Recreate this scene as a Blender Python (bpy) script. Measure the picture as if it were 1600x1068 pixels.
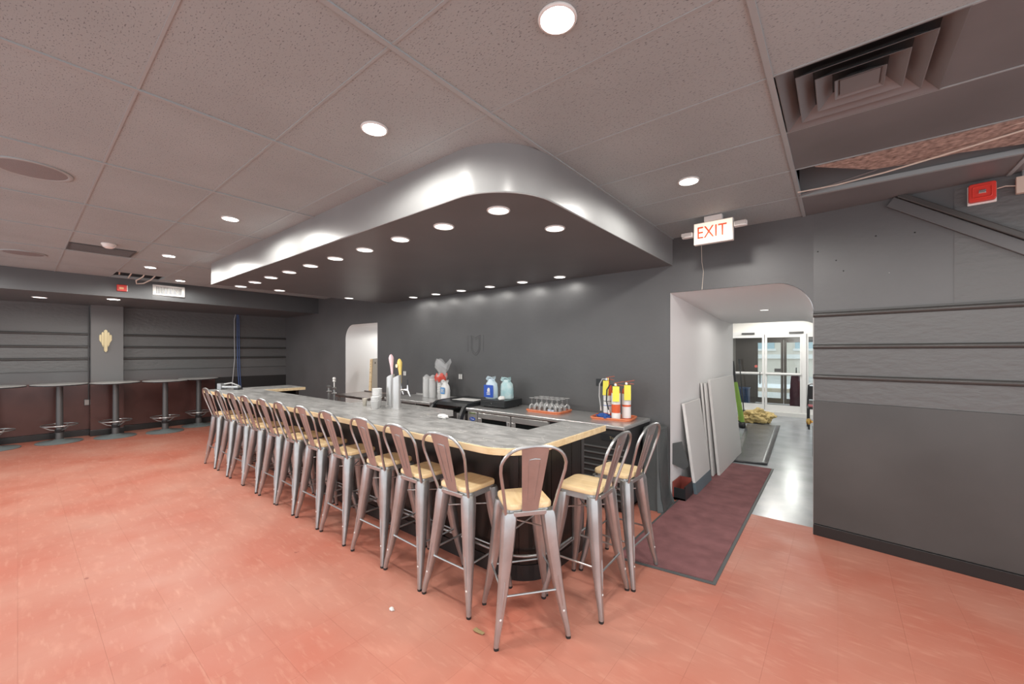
import bpy, bmesh, math, random
from mathutils import Vector, Matrix, Euler, noise
random.seed(7)
PI = math.pi
for o in list(bpy.data.objects): bpy.data.objects.remove(o)
S = bpy.context.scene
COL = S.collection

# ------------------------------------------------------------------ camera
YAW = math.radians(39.07)
cam = bpy.data.cameras.new('camera'); co = bpy.data.objects.new('camera', cam); COL.objects.link(co)
cam.sensor_width = 36; cam.lens = 627 / 1600 * 36; cam.shift_y = 0.01; cam.clip_start = .05
co.location = (0, 0, 1.65); co.rotation_euler = (PI / 2, 0, YAW)
S.camera = co
# ------------------------------------------------------------------ world, exposure
W = bpy.data.worlds.new('world'); S.world = W; W.use_nodes = True
bg = W.node_tree.nodes['Background']
bg.inputs[0].default_value = (.93, .96, 1, 1); bg.inputs[1].default_value = 1.5
S.view_settings.view_transform = 'Standard'; S.view_settings.look = 'None'
S.view_settings.gamma = 1; S.view_settings.use_curve_mapping = False
S.view_settings.exposure = 0.25
DOWNLIGHT_W = 56
HALL_W = 105

# ------------------------------------------------------------------ materials
MATS = {}
def mat(name, col, rough=.5, metal=0, bump=0, bscale=60, var=0, vscale=4, vcol=None, emit=0, alpha=None,
        trans=0, coat=0, stretch=None, spec=None, bdetail=4, vdetail=6, coords='Object'):
    if name in MATS: return MATS[name]
    m = bpy.data.materials.new(name); m.use_nodes = True; MATS[name] = m
    nt = m.node_tree; N = nt.nodes; L = nt.links; b = N['Principled BSDF']
    c4 = (*col, 1)
    b.inputs['Base Color'].default_value = c4; b.inputs['Roughness'].default_value = rough
    b.inputs['Metallic'].default_value = metal
    if spec is not None: b.inputs['Specular IOR Level'].default_value = spec
    if coat: b.inputs['Coat Weight'].default_value = coat
    if trans: b.inputs['Transmission Weight'].default_value = trans
    if alpha is not None: b.inputs['Alpha'].default_value = alpha
    if emit:
        b.inputs['Emission Color'].default_value = c4; b.inputs['Emission Strength'].default_value = emit
    if bump or var:
        tc = N.new('ShaderNodeTexCoord'); mp = N.new('ShaderNodeMapping')
        if coords == 'World':
            g = N.new('ShaderNodeNewGeometry'); L.new(g.outputs['Position'], mp.inputs[0])
        else: L.new(tc.outputs[coords], mp.inputs[0])
        if stretch: mp.inputs['Scale'].default_value = stretch
    if var:
        n = N.new('ShaderNodeTexNoise'); n.inputs['Scale'].default_value = vscale; n.inputs['Detail'].default_value = vdetail
        L.new(mp.outputs[0], n.inputs[0])
        r = N.new('ShaderNodeMapRange'); r.inputs[1].default_value = .5 - .28; r.inputs[2].default_value = .5 + .28
        L.new(n.outputs[0], r.inputs[0])
        x = N.new('ShaderNodeMix'); x.data_type = 'RGBA'
        v = vcol or tuple(min(1, k * (1 + var)) for k in col)
        w = tuple(k * (1 - var) for k in col) if vcol is None else col
        x.inputs[6].default_value = (*w, 1); x.inputs[7].default_value = (*v, 1)
        L.new(r.outputs[0], x.inputs[0]); L.new(x.outputs[2], b.inputs['Base Color'])
    if bump:
        n = N.new('ShaderNodeTexNoise'); n.inputs['Scale'].default_value = bscale; n.inputs['Detail'].default_value = bdetail
        L.new(mp.outputs[0], n.inputs[0])
        bp = N.new('ShaderNodeBump'); bp.inputs['Strength'].default_value = bump; bp.inputs['Distance'].default_value = .02
        L.new(n.outputs[0], bp.inputs['Height']); L.new(bp.outputs[0], b.inputs['Normal'])
    return m

def floor_mat():
    m = bpy.data.materials.new('red_vinyl'); m.use_nodes = True
    nt = m.node_tree; N = nt.nodes; L = nt.links; b = N['Principled BSDF']
    g = N.new('ShaderNodeNewGeometry')
    def nz(scale, sx, sy, det=5, rot=0):
        mp = N.new('ShaderNodeMapping'); mp.inputs['Scale'].default_value = (sx, sy, 1); mp.inputs['Rotation'].default_value = (0, 0, rot)
        L.new(g.outputs['Position'], mp.inputs[0])
        n = N.new('ShaderNodeTexNoise'); n.inputs['Scale'].default_value = scale; n.inputs['Detail'].default_value = det
        L.new(mp.outputs[0], n.inputs[0]); return n.outputs[0]
    def rng(s, a, c):
        r = N.new('ShaderNodeMapRange'); r.inputs[1].default_value = a; r.inputs[2].default_value = c; L.new(s, r.inputs[0]); return r.outputs[0]
    def mix(f, a, c, fac=None):
        x = N.new('ShaderNodeMix'); x.data_type = 'RGBA'
        for s, i in ((a, 6), (c, 7)):
            if isinstance(s, tuple): x.inputs[i].default_value = (*s, 1)
            else: L.new(s, x.inputs[i])
        if fac is not None:
            mu = N.new('ShaderNodeMath'); mu.operation = 'MULTIPLY'; mu.inputs[1].default_value = fac; L.new(f, mu.inputs[0]); f = mu.outputs[0]
        L.new(f, x.inputs[0]); return x.outputs[2]
    # tile-to-tile tint
    sn = N.new('ShaderNodeVectorMath'); sn.operation = 'SNAP'; sn.inputs[1].default_value = (.305, .305, 9)
    L.new(g.outputs['Position'], sn.inputs[0])
    wn = N.new('ShaderNodeTexWhiteNoise'); L.new(sn.outputs[0], wn.inputs[0])
    base = mix(wn.outputs[0], (.49, .148, .095), (.52, .162, .106))
    base = mix(rng(nz(1.1, 1, 1), .35, .68), base, (.56, .26, .19), .9)          # worn, dusty areas, with pale ceiling sheen put into the colour
    base = mix(rng(nz(9, .5, 1.6, 8, .5), .55, .75), base, (.64, .30, .215), .55)    # scuffs
    base = mix(rng(nz(22, .3, 1.6, 8, 1.1), .58, .78), base, (.70, .40, .29), .4)   # fine scratches
    base = mix(rng(nz(5, 1, 1, 9), .72, .76), base, (.22, .03, .02), .6)              # dark specks
    L.new(base, b.inputs['Base Color'])
    r = rng(nz(3, 1, 1), .3, .7); mr = N.new('ShaderNodeMapRange'); mr.inputs[3].default_value = .44; mr.inputs[4].default_value = .6
    L.new(r, mr.inputs[0]); L.new(mr.outputs[0], b.inputs['Roughness'])
    bp = N.new('ShaderNodeBump'); bp.inputs['Strength'].default_value = .12; bp.inputs['Distance'].default_value = .01
    L.new(nz(14, 1, 1, 6), bp.inputs['Height']); L.new(bp.outputs[0], b.inputs['Normal'])
    MATS['red_vinyl'] = m; return m

def ceiling_mat():
    m = mat('acoustic_tile', (.345, .40, .41), .8, var=.08, vscale=2.0, coords='World')
    nt = m.node_tree; N = nt.nodes; L = nt.links; b = N['Principled BSDF']
    g = N.new('ShaderNodeNewGeometry'); mp = N.new('ShaderNodeMapping'); mp.inputs['Scale'].default_value = (75, 190, 75)
    L.new(g.outputs['Position'], mp.inputs[0])
    n = N.new('ShaderNodeTexNoise'); n.inputs['Scale'].default_value = 1; n.inputs['Detail'].default_value = 3; L.new(mp.outputs[0], n.inputs[0])
    r = N.new('ShaderNodeMapRange'); r.inputs[1].default_value = .60; r.inputs[2].default_value = .68; r.inputs[3].default_value = 1; r.inputs[4].default_value = 0
    L.new(n.outputs[0], r.inputs[0])
    src = b.inputs['Base Color'].links[0].from_socket
    x = N.new('ShaderNodeMix'); x.data_type = 'RGBA'; x.blend_type = 'MULTIPLY'
    x.inputs[0].default_value = .55; L.new(src, x.inputs[6]); L.new(r.outputs[0], x.inputs[7]); L.new(x.outputs[2], b.inputs['Base Color'])
    bp = N.new('ShaderNodeBump'); bp.inputs['Strength'].default_value = .35; bp.inputs['Distance'].default_value = .004
    L.new(r.outputs[0], bp.inputs['Height']); L.new(bp.outputs[0], b.inputs['Normal'])
    return m

def marble_mat():
    m = bpy.data.materials.new('grey_laminate'); m.use_nodes = True
    nt = m.node_tree; N = nt.nodes; L = nt.links; b = N['Principled BSDF']
    g = N.new('ShaderNodeNewGeometry'); mp = N.new('ShaderNodeMapping'); mp.inputs['Rotation'].default_value = (0, 0, .45); mp.inputs['Scale'].default_value = (1, 2.6, 1)
    L.new(g.outputs['Position'], mp.inputs[0])
    n = N.new('ShaderNodeTexNoise'); n.inputs['Scale'].default_value = 3.2; n.inputs['Detail'].default_value = 9; n.inputs['Distortion'].default_value = 1.4; L.new(mp.outputs[0], n.inputs[0])
    cr = N.new('ShaderNodeValToRGB'); e = cr.color_ramp.elements
    e[0].position = .3; e[0].color = (.20, .20, .195, 1); e[1].position = .7; e[1].color = (.46, .46, .45, 1)
    L.new(n.outputs[0], cr.inputs[0])
    w = N.new('ShaderNodeTexNoise'); w.inputs['Scale'].default_value = 1.5; w.inputs['Detail'].default_value = 5; w.inputs['Distortion'].default_value = 2.2; L.new(g.outputs['Position'], w.inputs[0])
    s = N.new('ShaderNodeMath'); s.operation = 'SUBTRACT'; s.inputs[1].default_value = .5; L.new(w.outputs[0], s.inputs[0])
    a = N.new('ShaderNodeMath'); a.operation = 'ABSOLUTE'; L.new(s.outputs[0], a.inputs[0])
    r = N.new('ShaderNodeMapRange'); r.inputs[1].default_value = 0; r.inputs[2].default_value = .006; r.inputs[3].default_value = .8; r.inputs[4].default_value = 0
    L.new(a.outputs[0], r.inputs[0])
    x = N.new('ShaderNodeMix'); x.data_type = 'RGBA'; x.inputs[7].default_value = (.8, .78, .74, 1)
    L.new(r.outputs[0], x.inputs[0]); L.new(cr.outputs[0], x.inputs[6]); L.new(x.outputs[2], b.inputs['Base Color'])
    b.inputs['Roughness'].default_value = .28
    MATS['grey_laminate'] = m; return m

def wood_mat(name, c1, c2, axis=0, rough=.4):
    m = bpy.data.materials.new(name); m.use_nodes = True
    nt = m.node_tree; N = nt.nodes; L = nt.links; b = N['Principled BSDF']
    tc = N.new('ShaderNodeTexCoord'); mp = N.new('ShaderNodeMapping')
    sc = [28, 28, 28]; sc[axis] = 2.5; mp.inputs['Scale'].default_value = sc
    L.new(tc.outputs['Object'], mp.inputs[0])
    n = N.new('ShaderNodeTexNoise'); n.inputs['Scale'].default_value = 1; n.inputs['Detail'].default_value = 4; n.inputs['Distortion'].default_value = .6; L.new(mp.outputs[0], n.inputs[0])
    x = N.new('ShaderNodeMix'); x.data_type = 'RGBA'; x.inputs[6].default_value = (*c1, 1); x.inputs[7].default_value = (*c2, 1)
    r = N.new('ShaderNodeMapRange'); r.inputs[1].default_value = .3; r.inputs[2].default_value = .7
    L.new(n.outputs[0], r.inputs[0]); L.new(r.outputs[0], x.inputs[0]); L.new(x.outputs[2], b.inputs['Base Color'])
    b.inputs['Roughness'].default_value = rough
    MATS[name] = m; return m

FLOOR = floor_mat(); CEIL = ceiling_mat(); MARBLE = marble_mat()
PINE = wood_mat('pine_edge', (.70, .52, .28), (.86, .70, .45), 0)
SEATW = wood_mat('seat_wood', (.70, .50, .25), (.86, .68, .42), 1, .35)
BLACKW = mat('black_wall', (.11, .111, .113), .42, bump=.06, bscale=25, var=.15, vscale=1.3, coords='World')
STUCCO = mat('black_stucco', (.118, .12, .12), .45, bump=.40, bscale=12, bdetail=8, coords='World', stretch=(1, 1, 2))
GLOSSB = mat('glossy_black_panel', (.022, .021, .021), .30, bump=.03, bscale=18, coords='World')
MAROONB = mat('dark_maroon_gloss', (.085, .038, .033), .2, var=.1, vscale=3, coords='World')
RAILM = mat('rail_black', (.06, .058, .056), .28)
CANOPY = mat('canopy_side_paint', (.24, .245, .245), .3, bump=.04, bscale=6, var=.1, vscale=2)
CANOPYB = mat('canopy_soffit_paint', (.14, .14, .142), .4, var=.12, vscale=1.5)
TBAR = mat('grid_paint', (.345, .395, .405), .45)
DARKPANEL = mat('dark_ceiling_paint', (.17, .173, .176), .45, var=.25, vscale=1.2, coords='World')
WHITEW = mat('white_wall', (.78, .78, .78), .55, bump=.03, bscale=20, coords='World')
CREAM = mat('cream_wall', (.82, .80, .75), .5)
GREYFLOOR = mat('grey_concrete', (.30, .32, .34), .25, var=.25, vscale=3, coords='World', bump=.03, bscale=12)
STEELG = mat('galvanised_steel', (.46, .47, .47), .33, .85, var=.15, vscale=9)
STEEL = mat('stainless_steel', (.60, .60, .59), .28, .65, var=.1, vscale=5)
CHROME = mat('chrome', (.7, .7, .7), .22, 1)
RUBBER = mat('black_rubber', (.02, .02, .02), .6)
BLKPL = mat('black_plastic', (.022, .024, .026), .35)
GREYMETAL = mat('dark_grey_metal', (.10, .10, .10), .4, .3)
EBONY = mat('ebony_panel', (.016, .012, .010), .30, bump=.05, bscale=10, stretch=(6, 6, .5), coords='World')
WHITEPL = mat('white_plastic', (.80, .79, .76), .4)
REDPL = mat('red_plastic', (.70, .045, .03), .35)
GOLD = mat('gold_metal', (.52, .44, .27), .42, .6)
BRASS = mat('brass', (.78, .55, .18), .22, 1)
LENS = mat('lamp_lens', (1, .97, .90), .5, emit=14)
LENSC = mat('canopy_lamp_lens', (1, .98, .94), .5, emit=2.2)
RINGW = mat('lamp_trim', (.75, .75, .73), .4)

def pane_mat():
    m = bpy.data.materials.new('window_glass'); m.use_nodes = True
    nt = m.node_tree; N = nt.nodes; L = nt.links; N.remove(N['Principled BSDF']); out = N['Material Output']
    t = N.new('ShaderNodeBsdfTransparent'); t.inputs[0].default_value = (.90, .93, .93, 1)
    gl = N.new('ShaderNodeBsdfGlossy'); gl.inputs['Roughness'].default_value = .02
    f = N.new('ShaderNodeFresnel'); f.inputs[0].default_value = 1.45
    mx = N.new('ShaderNodeMixShader'); L.new(f.outputs[0], mx.inputs[0]); L.new(t.outputs[0], mx.inputs[1]); L.new(gl.outputs[0], mx.inputs[2]); L.new(mx.outputs[0], out.inputs[0])
    return m
PANE = pane_mat()
def stemware_mat():
    m = bpy.data.materials.new('clear_glass'); m.use_nodes = True
    nt = m.node_tree; N = nt.nodes; L = nt.links; N.remove(N['Principled BSDF']); out = N['Material Output']
    t = N.new('ShaderNodeBsdfTransparent'); t.inputs[0].default_value = (.95, .96, .96, 1)
    gl = N.new('ShaderNodeBsdfGlossy'); gl.inputs['Roughness'].default_value = .04
    f = N.new('ShaderNodeLayerWeight'); f.inputs[0].default_value = .6
    df = N.new('ShaderNodeBsdfDiffuse'); df.inputs[0].default_value = (.85, .86, .86, 1); m2 = N.new('ShaderNodeMixShader'); m2.inputs[0].default_value = .5; L.new(gl.outputs[0], m2.inputs[1]); L.new(df.outputs[0], m2.inputs[2])
    mx = N.new('ShaderNodeMixShader'); L.new(f.outputs['Facing'], mx.inputs[0]); L.new(t.outputs[0], mx.inputs[1]); L.new(m2.outputs[0], mx.inputs[2]); L.new(mx.outputs[0], out.inputs[0])
    return m
GLASS = stemware_mat()
DARKGLASS = mat('dark_glass', (.01, .012, .012), .08)
CARPET = mat('maroon_carpet', (.27, .115, .118), .95, bump=.5, bscale=300, var=.3, vscale=6)
BLKMAT = mat('black_vinyl_mat', (.09, .093, .098), .3, bump=.25, bscale=6, stretch=(1, 4, 1))
BOARD = mat('white_board', (.66, .66, .65), .6)
TARP = mat('grey_tarp', (.075, .085, .085), .45, bump=.4, bscale=8)
TABLETOP = mat('grey_table_laminate', (.55, .54, .52), .3, var=.1, vscale=6)
SPECK = mat('water_stained_board', (.13, .09, .075), .9, var=.5, vscale=30, vcol=(.62, .47, .40), vdetail=3)
TRAY = mat('orange_tray', (.72, .22, .10), .4)
YELLOW = mat('yellow_tag', (.88, .80, .10), .6)
ORANGE = mat('extinguisher_red', (.72, .13, .05), .3)
LABELW = mat('label_white', (.80, .80, .78), .5)
BLUE = mat('blue_print', (.03, .10, .50), .4)
TEAL = mat('teal_plastic', (.28, .58, .62), .35, var=.4, vscale=14, vcol=(.75, .85, .85))
PLASTICW = mat('milky_plastic', (.80, .80, .79), .4)
FILM = mat('clear_plastic_film', (.85, .86, .86), .25, alpha=.35)
FILMR = mat('red_plastic_print', (.75, .10, .07), .35, alpha=.9)
INSUL = mat('yellow_insulation', (.52, .40, .18), .95, bump=.6, bscale=30, var=.35, vscale=12)
GREEN = mat('lime_green_metal', (.24, .42, .06), .4)
WIRE = mat('cream_wire', (.68, .60, .52), .5)
BLUEW = mat('blue_wire', (.06, .12, .30), .5)
PINKSTEEL = mat('table_steel', (.52, .47, .45), .3, 1)

# ------------------------------------------------------------------ mesh helpers
class MB:
    def __init__(s): s.v = []; s.f = []
    def add(s, vs, fs):
        b = len(s.v); s.v += [tuple(p) for p in vs]; s.f += [tuple(b + i for i in f) for f in fs]; return s
    def box(s, x0, x1, y0, y1, z0, z1, M=None):
        vs = [Vector(p) for p in ((x0,y0,z0),(x1,y0,z0),(x1,y1,z0),(x0,y1,z0),(x0,y0,z1),(x1,y0,z1),(x1,y1,z1),(x0,y1,z1))]
        if M: vs = [M @ p for p in vs]
        return s.add(vs, [(0,3,2,1),(4,5,6,7),(0,1,5,4),(1,2,6,5),(2,3,7,6),(3,0,4,7)])
    def prism(s, poly, z0, z1, M=None):            # poly counter-clockwise in xy
        n = len(poly); vs = [Vector((x, y, z0)) for x, y in poly] + [Vector((x, y, z1)) for x, y in poly]
        if M: vs = [M @ p for p in vs]
        fs = [tuple(range(n - 1, -1, -1)), tuple(range(n, 2 * n))] + [(i, (i + 1) % n, n + (i + 1) % n, n + i) for i in range(n)]
        return s.add(vs, fs)
    def lathe(s, prof, n=20, c=(0, 0, 0), M=None, caps=True):
        vs = []; fs = []; k = len(prof)
        for i in range(n):
            a = 2 * PI * i / n
            for r, z in prof: vs.append(Vector((c[0] + r * math.cos(a), c[1] + r * math.sin(a), c[2] + z)))
        if M: vs = [M @ p for p in vs]
        for i in range(n):
            j = (i + 1) % n
            for q in range(k - 1): fs.append((i * k + q, j * k + q, j * k + q + 1, i * k + q + 1))
        if caps: fs.append(tuple(i * k for i in range(n - 1, -1, -1))); fs.append(tuple(i * k + k - 1 for i in range(n)))
        return s.add(vs, fs)
    def tube(s, path, r, n=8, closed=False):
        P = [Vector(p) for p in path]; m = len(P); R = r if isinstance(r, (list, tuple)) else [r] * m
        vs = []; fs = []; up = None
        for i in range(m):
            if closed: t = P[(i + 1) % m] - P[i - 1]
            else: t = P[min(i + 1, m - 1)] - P[max(i - 1, 0)]
            t.normalize()
            if up is None: up = Vector((0, 0, 1)) if abs(t.z) < .9 else Vector((1, 0, 0))
            u = t.cross(up); u.normalize(); w = u.cross(t); up = w
            for k in range(n):
                a = 2 * PI * k / n; vs.append(P[i] + (u * math.cos(a) + w * math.sin(a)) * R[i])
        for i in range(m if closed else m - 1):
            j = (i + 1) % m
            for k in range(n): fs.append((i * n + k, i * n + (k + 1) % n, j * n + (k + 1) % n, j * n + k))
        if not closed: fs += [tuple(range(n - 1, -1, -1)), tuple((m - 1) * n + k for k in range(n))]
        return s.add(vs, fs)
    def loft(s, rings, caps=True):
        n = len(rings[0]); vs = [p for r in rings for p in r]; fs = []
        for i in range(len(rings) - 1):
            for k in range(n): fs.append((i * n + k, i * n + (k + 1) % n, (i + 1) * n + (k + 1) % n, (i + 1) * n + k))
        if caps: fs += [tuple(range(n - 1, -1, -1)), tuple((len(rings) - 1) * n + k for k in range(n))]
        return s.add(vs, fs)
    def mesh(s, name, m, smooth=False):
        me = bpy.data.meshes.new(name); me.from_pydata(s.v, [], s.f)
        b = bmesh.new(); b.from_mesh(me); bmesh.ops.recalc_face_normals(b, faces=b.faces); b.to_mesh(me); b.free()
        if m: me.materials.append(m)
        if smooth: me.shade_smooth() if hasattr(me, 'shade_smooth') else None
        return me
def obj(name, mb, m, parent=None, smooth=False, bevel=0, loc=None, angle=None):
    me = mb if isinstance(mb, bpy.types.Mesh) else mb.mesh(name, m, smooth)
    o = bpy.data.objects.new(name, me); COL.objects.link(o)
    if parent: o.parent = parent
    if loc: o.location = loc
    if bevel:
        d = o.modifiers.new('bevel', 'BEVEL'); d.width = bevel; d.segments = 2; d.limit_method = 'ANGLE'; d.angle_limit = .6
    if smooth and angle is None: angle = 40
    if smooth:
        try: me.set_sharp_from_angle(angle=math.radians(angle))
        except Exception: pass
    return o
def tag(o, label, cat, group=None):
    o['label'] = label; o['category'] = cat
    if group: o['group'] = group
    return o
def thing(name, label, cat, loc=(0, 0, 0), rz=0, group=None):
    o = bpy.data.objects.new(name, None); COL.objects.link(o); o.empty_display_size = .1
    o.location = loc; o.rotation_euler = (0, 0, rz); return tag(o, label, cat, group)
def struct(name, mb, m, parent=None, **k):
    o = obj(name, mb, m, parent, **k)
    if not parent: o['kind'] = 'structure'
    return o
def dup(root, loc, rz, label=None):
    r = root.copy(); COL.objects.link(r); r.location = loc; r.rotation_euler = (0, 0, rz)
    if label: r['label'] = label
    for ch in list(root.children):
        c = ch.copy(); COL.objects.link(c); c.parent = r
        for g in ch.children: d = g.copy(); COL.objects.link(d); d.parent = c
    return r
def B(*a): return MB().box(*a)
def arc(cx, cy, r, a0, a1, n): return [(cx + r * math.cos(a0 + (a1 - a0) * i / n), cy + r * math.sin(a0 + (a1 - a0) * i / n)) for i in range(n + 1)]
def rrect(x0, x1, y0, y1, r, n=4):
    return arc(x1 - r, y0 + r, r, -PI / 2, 0, n) + arc(x1 - r, y1 - r, r, 0, PI / 2, n) + arc(x0 + r, y1 - r, r, PI / 2, PI, n) + arc(x0 + r, y0 + r, r, PI, 1.5 * PI, n)
def lumpy(size, amp, freq, seed=0, sub=4, squash=None):
    bm = bmesh.new(); bmesh.ops.create_icosphere(bm, subdivisions=sub, radius=1)
    for v in bm.verts:
        d = v.co.normalized(); k = 1 + amp * noise.fractal(d * freq + Vector((seed * 7.1, seed * 3.3, seed)), 1, 2, 4)
        p = Vector((d.x * size[0], d.y * size[1], d.z * size[2])) * k
        if squash is not None and p.z < squash: p.z = squash + (p.z - squash) * .05
        v.co = p
    mb = MB(); bm.verts.ensure_lookup_table()
    mb.v = [tuple(v.co) for v in bm.verts]; mb.f = [tuple(x.index for x in f.verts) for f in bm.faces]; bm.free(); return mb
def text_mesh(body, size, m, xscale=1, depth=.001):
    c = bpy.data.curves.new('lettering', 'FONT'); c.body = body; c.size = size; c.align_x = 'CENTER'; c.align_y = 'CENTER'; c.extrude = depth; c.resolution_u = 3
    o = bpy.data.objects.new('tmp_text', c); COL.objects.link(o)
    dg = bpy.context.evaluated_depsgraph_get(); me = bpy.data.meshes.new_from_object(o.evaluated_get(dg)); bpy.data.objects.remove(o)
    me.materials.clear(); me.materials.append(m)
    for v in me.vertices: v.co.x *= xscale
    return me

# ================================================================== THE SETTING
WY = 4.57; CZ = 2.905; LX = -11.6
# ---- floor: vinyl tiles on a slab
floor = struct('floor', B(-11.8, 3.6, -3.2, 4.72, -.12, -.006), mat('floor_joint', (.42, .13, .085), .7))
T = .305; G = .00025
tile_me = MB().box(-T/2 + G, T/2 - G, -T/2 + G, T/2 - G, -.012, 0).mesh('tile', FLOOR)
cells = []
fwd = Vector((-math.sin(YAW), math.cos(YAW))); rgt = Vector((math.cos(YAW), math.sin(YAW)))
for i in range(-38, 12):
    for j in range(-10, 16):
        x = (i + .5) * T; y = (j + .5) * T
        if x < -11.75 or x > 3.4 or y > 4.5: continue
        d = Vector((x, y)); z = d.dot(fwd)
        vis = z > 1.5 and abs(d.dot(rgt)) < z * 1.34
        cells.append((z if vis else 50 + abs(z), x, y))
cells.sort()
for k, (z, x, y) in enumerate(cells):
    if k < 300: obj('tile', tile_me, None, floor, loc=(x, y, 0))
rest = MB()
for z, x, y in cells[300:]: rest.box(x - T/2 + G, x + T/2 - G, y - T/2 + G, y + T/2 - G, -.012, 0)
for i in range(-38, 12): rest.box(i * T + G, (i + 1) * T - G, 4.5755, 4.7195, -.012, 0)
ro = obj('tile_field', rest, FLOOR, floor); ro['kind'] = 'stuff'
struct('floor_lobby', B(-5.2, 2.6, 4.72, 12.5, -.12, -.002), GREYFLOOR)

# ---- back wall with two arched openings (polygon in x,z)
def notch(x0, x1, zt, r, left_round):
    if left_round: return [(x0, 0), (x0, zt - r)] + arc(x0 + r, zt - r, r, PI, PI / 2, 10)[1:] + [(x1, zt), (x1, 0)]
    return [(x0, 0), (x0, zt)] + arc(x1 - r, zt - r, r, PI / 2, 0, 12) + [(x1, 0)]
AX0, AX1 = -1.447, -.17
poly = [(LX, 0)] + notch(-8.45, -7.2, 2.25, .32, True) + notch(AX0, AX1, 2.31, .30, False) + [(AX1 + .001, 0), (AX1 + .001, 3.2), (LX, 3.2)]
MXZ = Matrix(((1, 0, 0, 0), (0, 0, 1, 0), (0, 1, 0, 0), (0, 0, 0, 1)))
wall_back = struct('wall_back', MB().prism(poly, WY, WY + .12, MXZ), BLACKW)
# plaster relief (a faint crest outline left under the paint)
cr = MB()
for w, h in ((.10, .16), (.075, .125)):
    pts = [(-w, h), (-w, -h * .3), (-w * .6, -h * .8), (0, -h), (w * .6, -h * .8), (w, -h * .3), (w, h), (0, h * .8)]
    cr.tube([(-4.45 + a, WY - .001, 1.76 + b_) for a, b_ in pts], .004, 6, True)
for sx in (-.17, .17): cr.tube([(-4.45 + sx, WY - .001, 1.66), (-4.45 + sx, WY - .001, 1.92)], .004, 6)
obj('plaster_crest', cr, BLACKW, wall_back)

# passages behind the arches
def passage(name, x0, x1, zt, zb, r, left_round, y1, ymid):
    prof = notch(x0 + .003, x1 - .003, zt - .003, r, left_round)
    def ring(y, s): return [Vector((x, y, z * s)) for x, z in prof]
    out = notch(x0 - .1, x1 + .1, zt + .1, r + .1, left_round)
    n = len(prof); mb = MB(); rings = [ring(WY - .002, 1), ring(ymid, zb / zt), ring(y1, zb / zt)]
    vs = [p for q in rings for p in q]; fs = []
    for i in range(2):
        for k in range(n - 1): fs.append((i * n + k, i * n + k + 1, (i + 1) * n + k + 1, (i + 1) * n + k))
    mb.add(vs, fs)
    o = struct(name, mb, WHITEW, smooth=True, angle=30)
    return o
p1 = passage('wall_passage', AX0, AX1, 2.31, 2.16, .30, False, 8.0, 7.1)
p2 = passage('wall_alcove', -8.45, -7.2, 2.25, 2.25, .32, True, 6.6, 6.0)
for p in (p1, p2):
    me = p.data; b = bmesh.new(); b.from_mesh(me)
    # inner faces must look inward
    c = Vector((sum(v.co.x for v in b.verts) / len(b.verts), 0, 1.2))
    s = sum((f.normal.x * (c.x - f.calc_center_median().x)) for f in b.faces)
    if s < 0: bmesh.ops.reverse_faces(b, faces=b.faces)
    b.to_mesh(me); b.free()
struct('wall_alcove_end', B(-8.6, -7.0, 6.6, 6.7, 0, 2.6), WHITEW)
struct('floor_alcove', B(-8.6, -7.0, 4.72, 6.7, -.12, 0), GREYFLOOR)
# lobby shell
struct('wall_lobby_left', B(-5.2, -5.1, 8.0, 12.6, 0, 2.75), WHITEW)
struct('wall_lobby_right', B(2.5, 2.6, 8.0, 12.6, 0, 2.75), WHITEW)
struct('wall_lobby_near_left', B(-5.2, AX0 - .11, 7.9, 8.0, 0, 2.75), WHITEW)
struct('wall_lobby_near_right', B(AX1 + .11, 2.6, 7.9, 8.0, 0, 2.75), WHITEW)
struct('wall_lobby_near_top', B(AX0 - .11, AX1 + .11, 7.9, 8.0, 2.27, 2.75), WHITEW)
struct('ceiling_lobby', B(-5.2, 2.6, 7.9, 12.7, 2.75, 2.85), WHITEW)
struct('wall_lobby_header', B(-5.2, 2.6, 12.6, 12.72, 2.2, 2.75), CREAM)
struct('wall_lobby_front_left', B(-5.2, -2.42, 12.6, 12.72, .0, 2.2), CREAM)
struct('wall_lobby_front_right', B(.34, 2.6, 12.6, 12.72, .0, 2.2), CREAM)
sill = struct('trim_1', B(-2.42, .34, 12.44, 12.75, -.05, .10), mat('sill_white', (.7, .7, .68), .4), bevel=.01)

# ---- right wall, turned a little towards the room
wr = struct('wall_right', MB().box(0, 2.9, 0, .12, 0, 3.2), BLACKW)
wr.location = (AX1, WY, 0); wr.rotation_euler = (0, 0, -math.atan2(.15, 1.17))
obj('stucco_panel', B(.004, 2.85, -.010, .01, 1.214, 2.0), STUCCO, wr)
obj('stucco_field', B(.86, 2.85, -.004, .01, 2.02, 2.885), STUCCO, wr)
obj('wainscot', B(.0, 2.88, -.016, .01, .10, 1.212), mat('satin_black_panel', (.070, .068, .066), .34, var=.2, vscale=1.5, coords='World'), wr, bevel=.003)
obj('baseboard', B(.0, 2.88, -.028, .01, .0, .098), GLOSSB, wr, bevel=.004)
for z in (1.985, 1.70, 1.43):
    obj('rail', MB().tube([(.0, -.012, z), (2.86, -.012, z)], .021, 12), RAILM, wr, smooth=True)
obj('rail_fillet', B(.0, 2.86, -.014, .0, 2.002, 2.022), RAILM, wr)
dg_ = MB(); ang = -math.atan2(.49, .66); Md = Matrix.Translation((.55, 0, 2.93)) @ Matrix.Rotation(-ang, 4, 'Y')
obj('diagonal_board', MB().box(0, 2.0, -.035, .0, -.11, -.03, Md), BLACKW, wr, bevel=.004)
obj('diagonal_batten', MB().box(.02, 2.0, -.06, .0, -.028, .012, Md), RAILM, wr, bevel=.006)
obj('stucco_speck', MB().box(.5, .503, -.001, 0, 2.3, 2.303), WHITEPL, wr)
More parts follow.
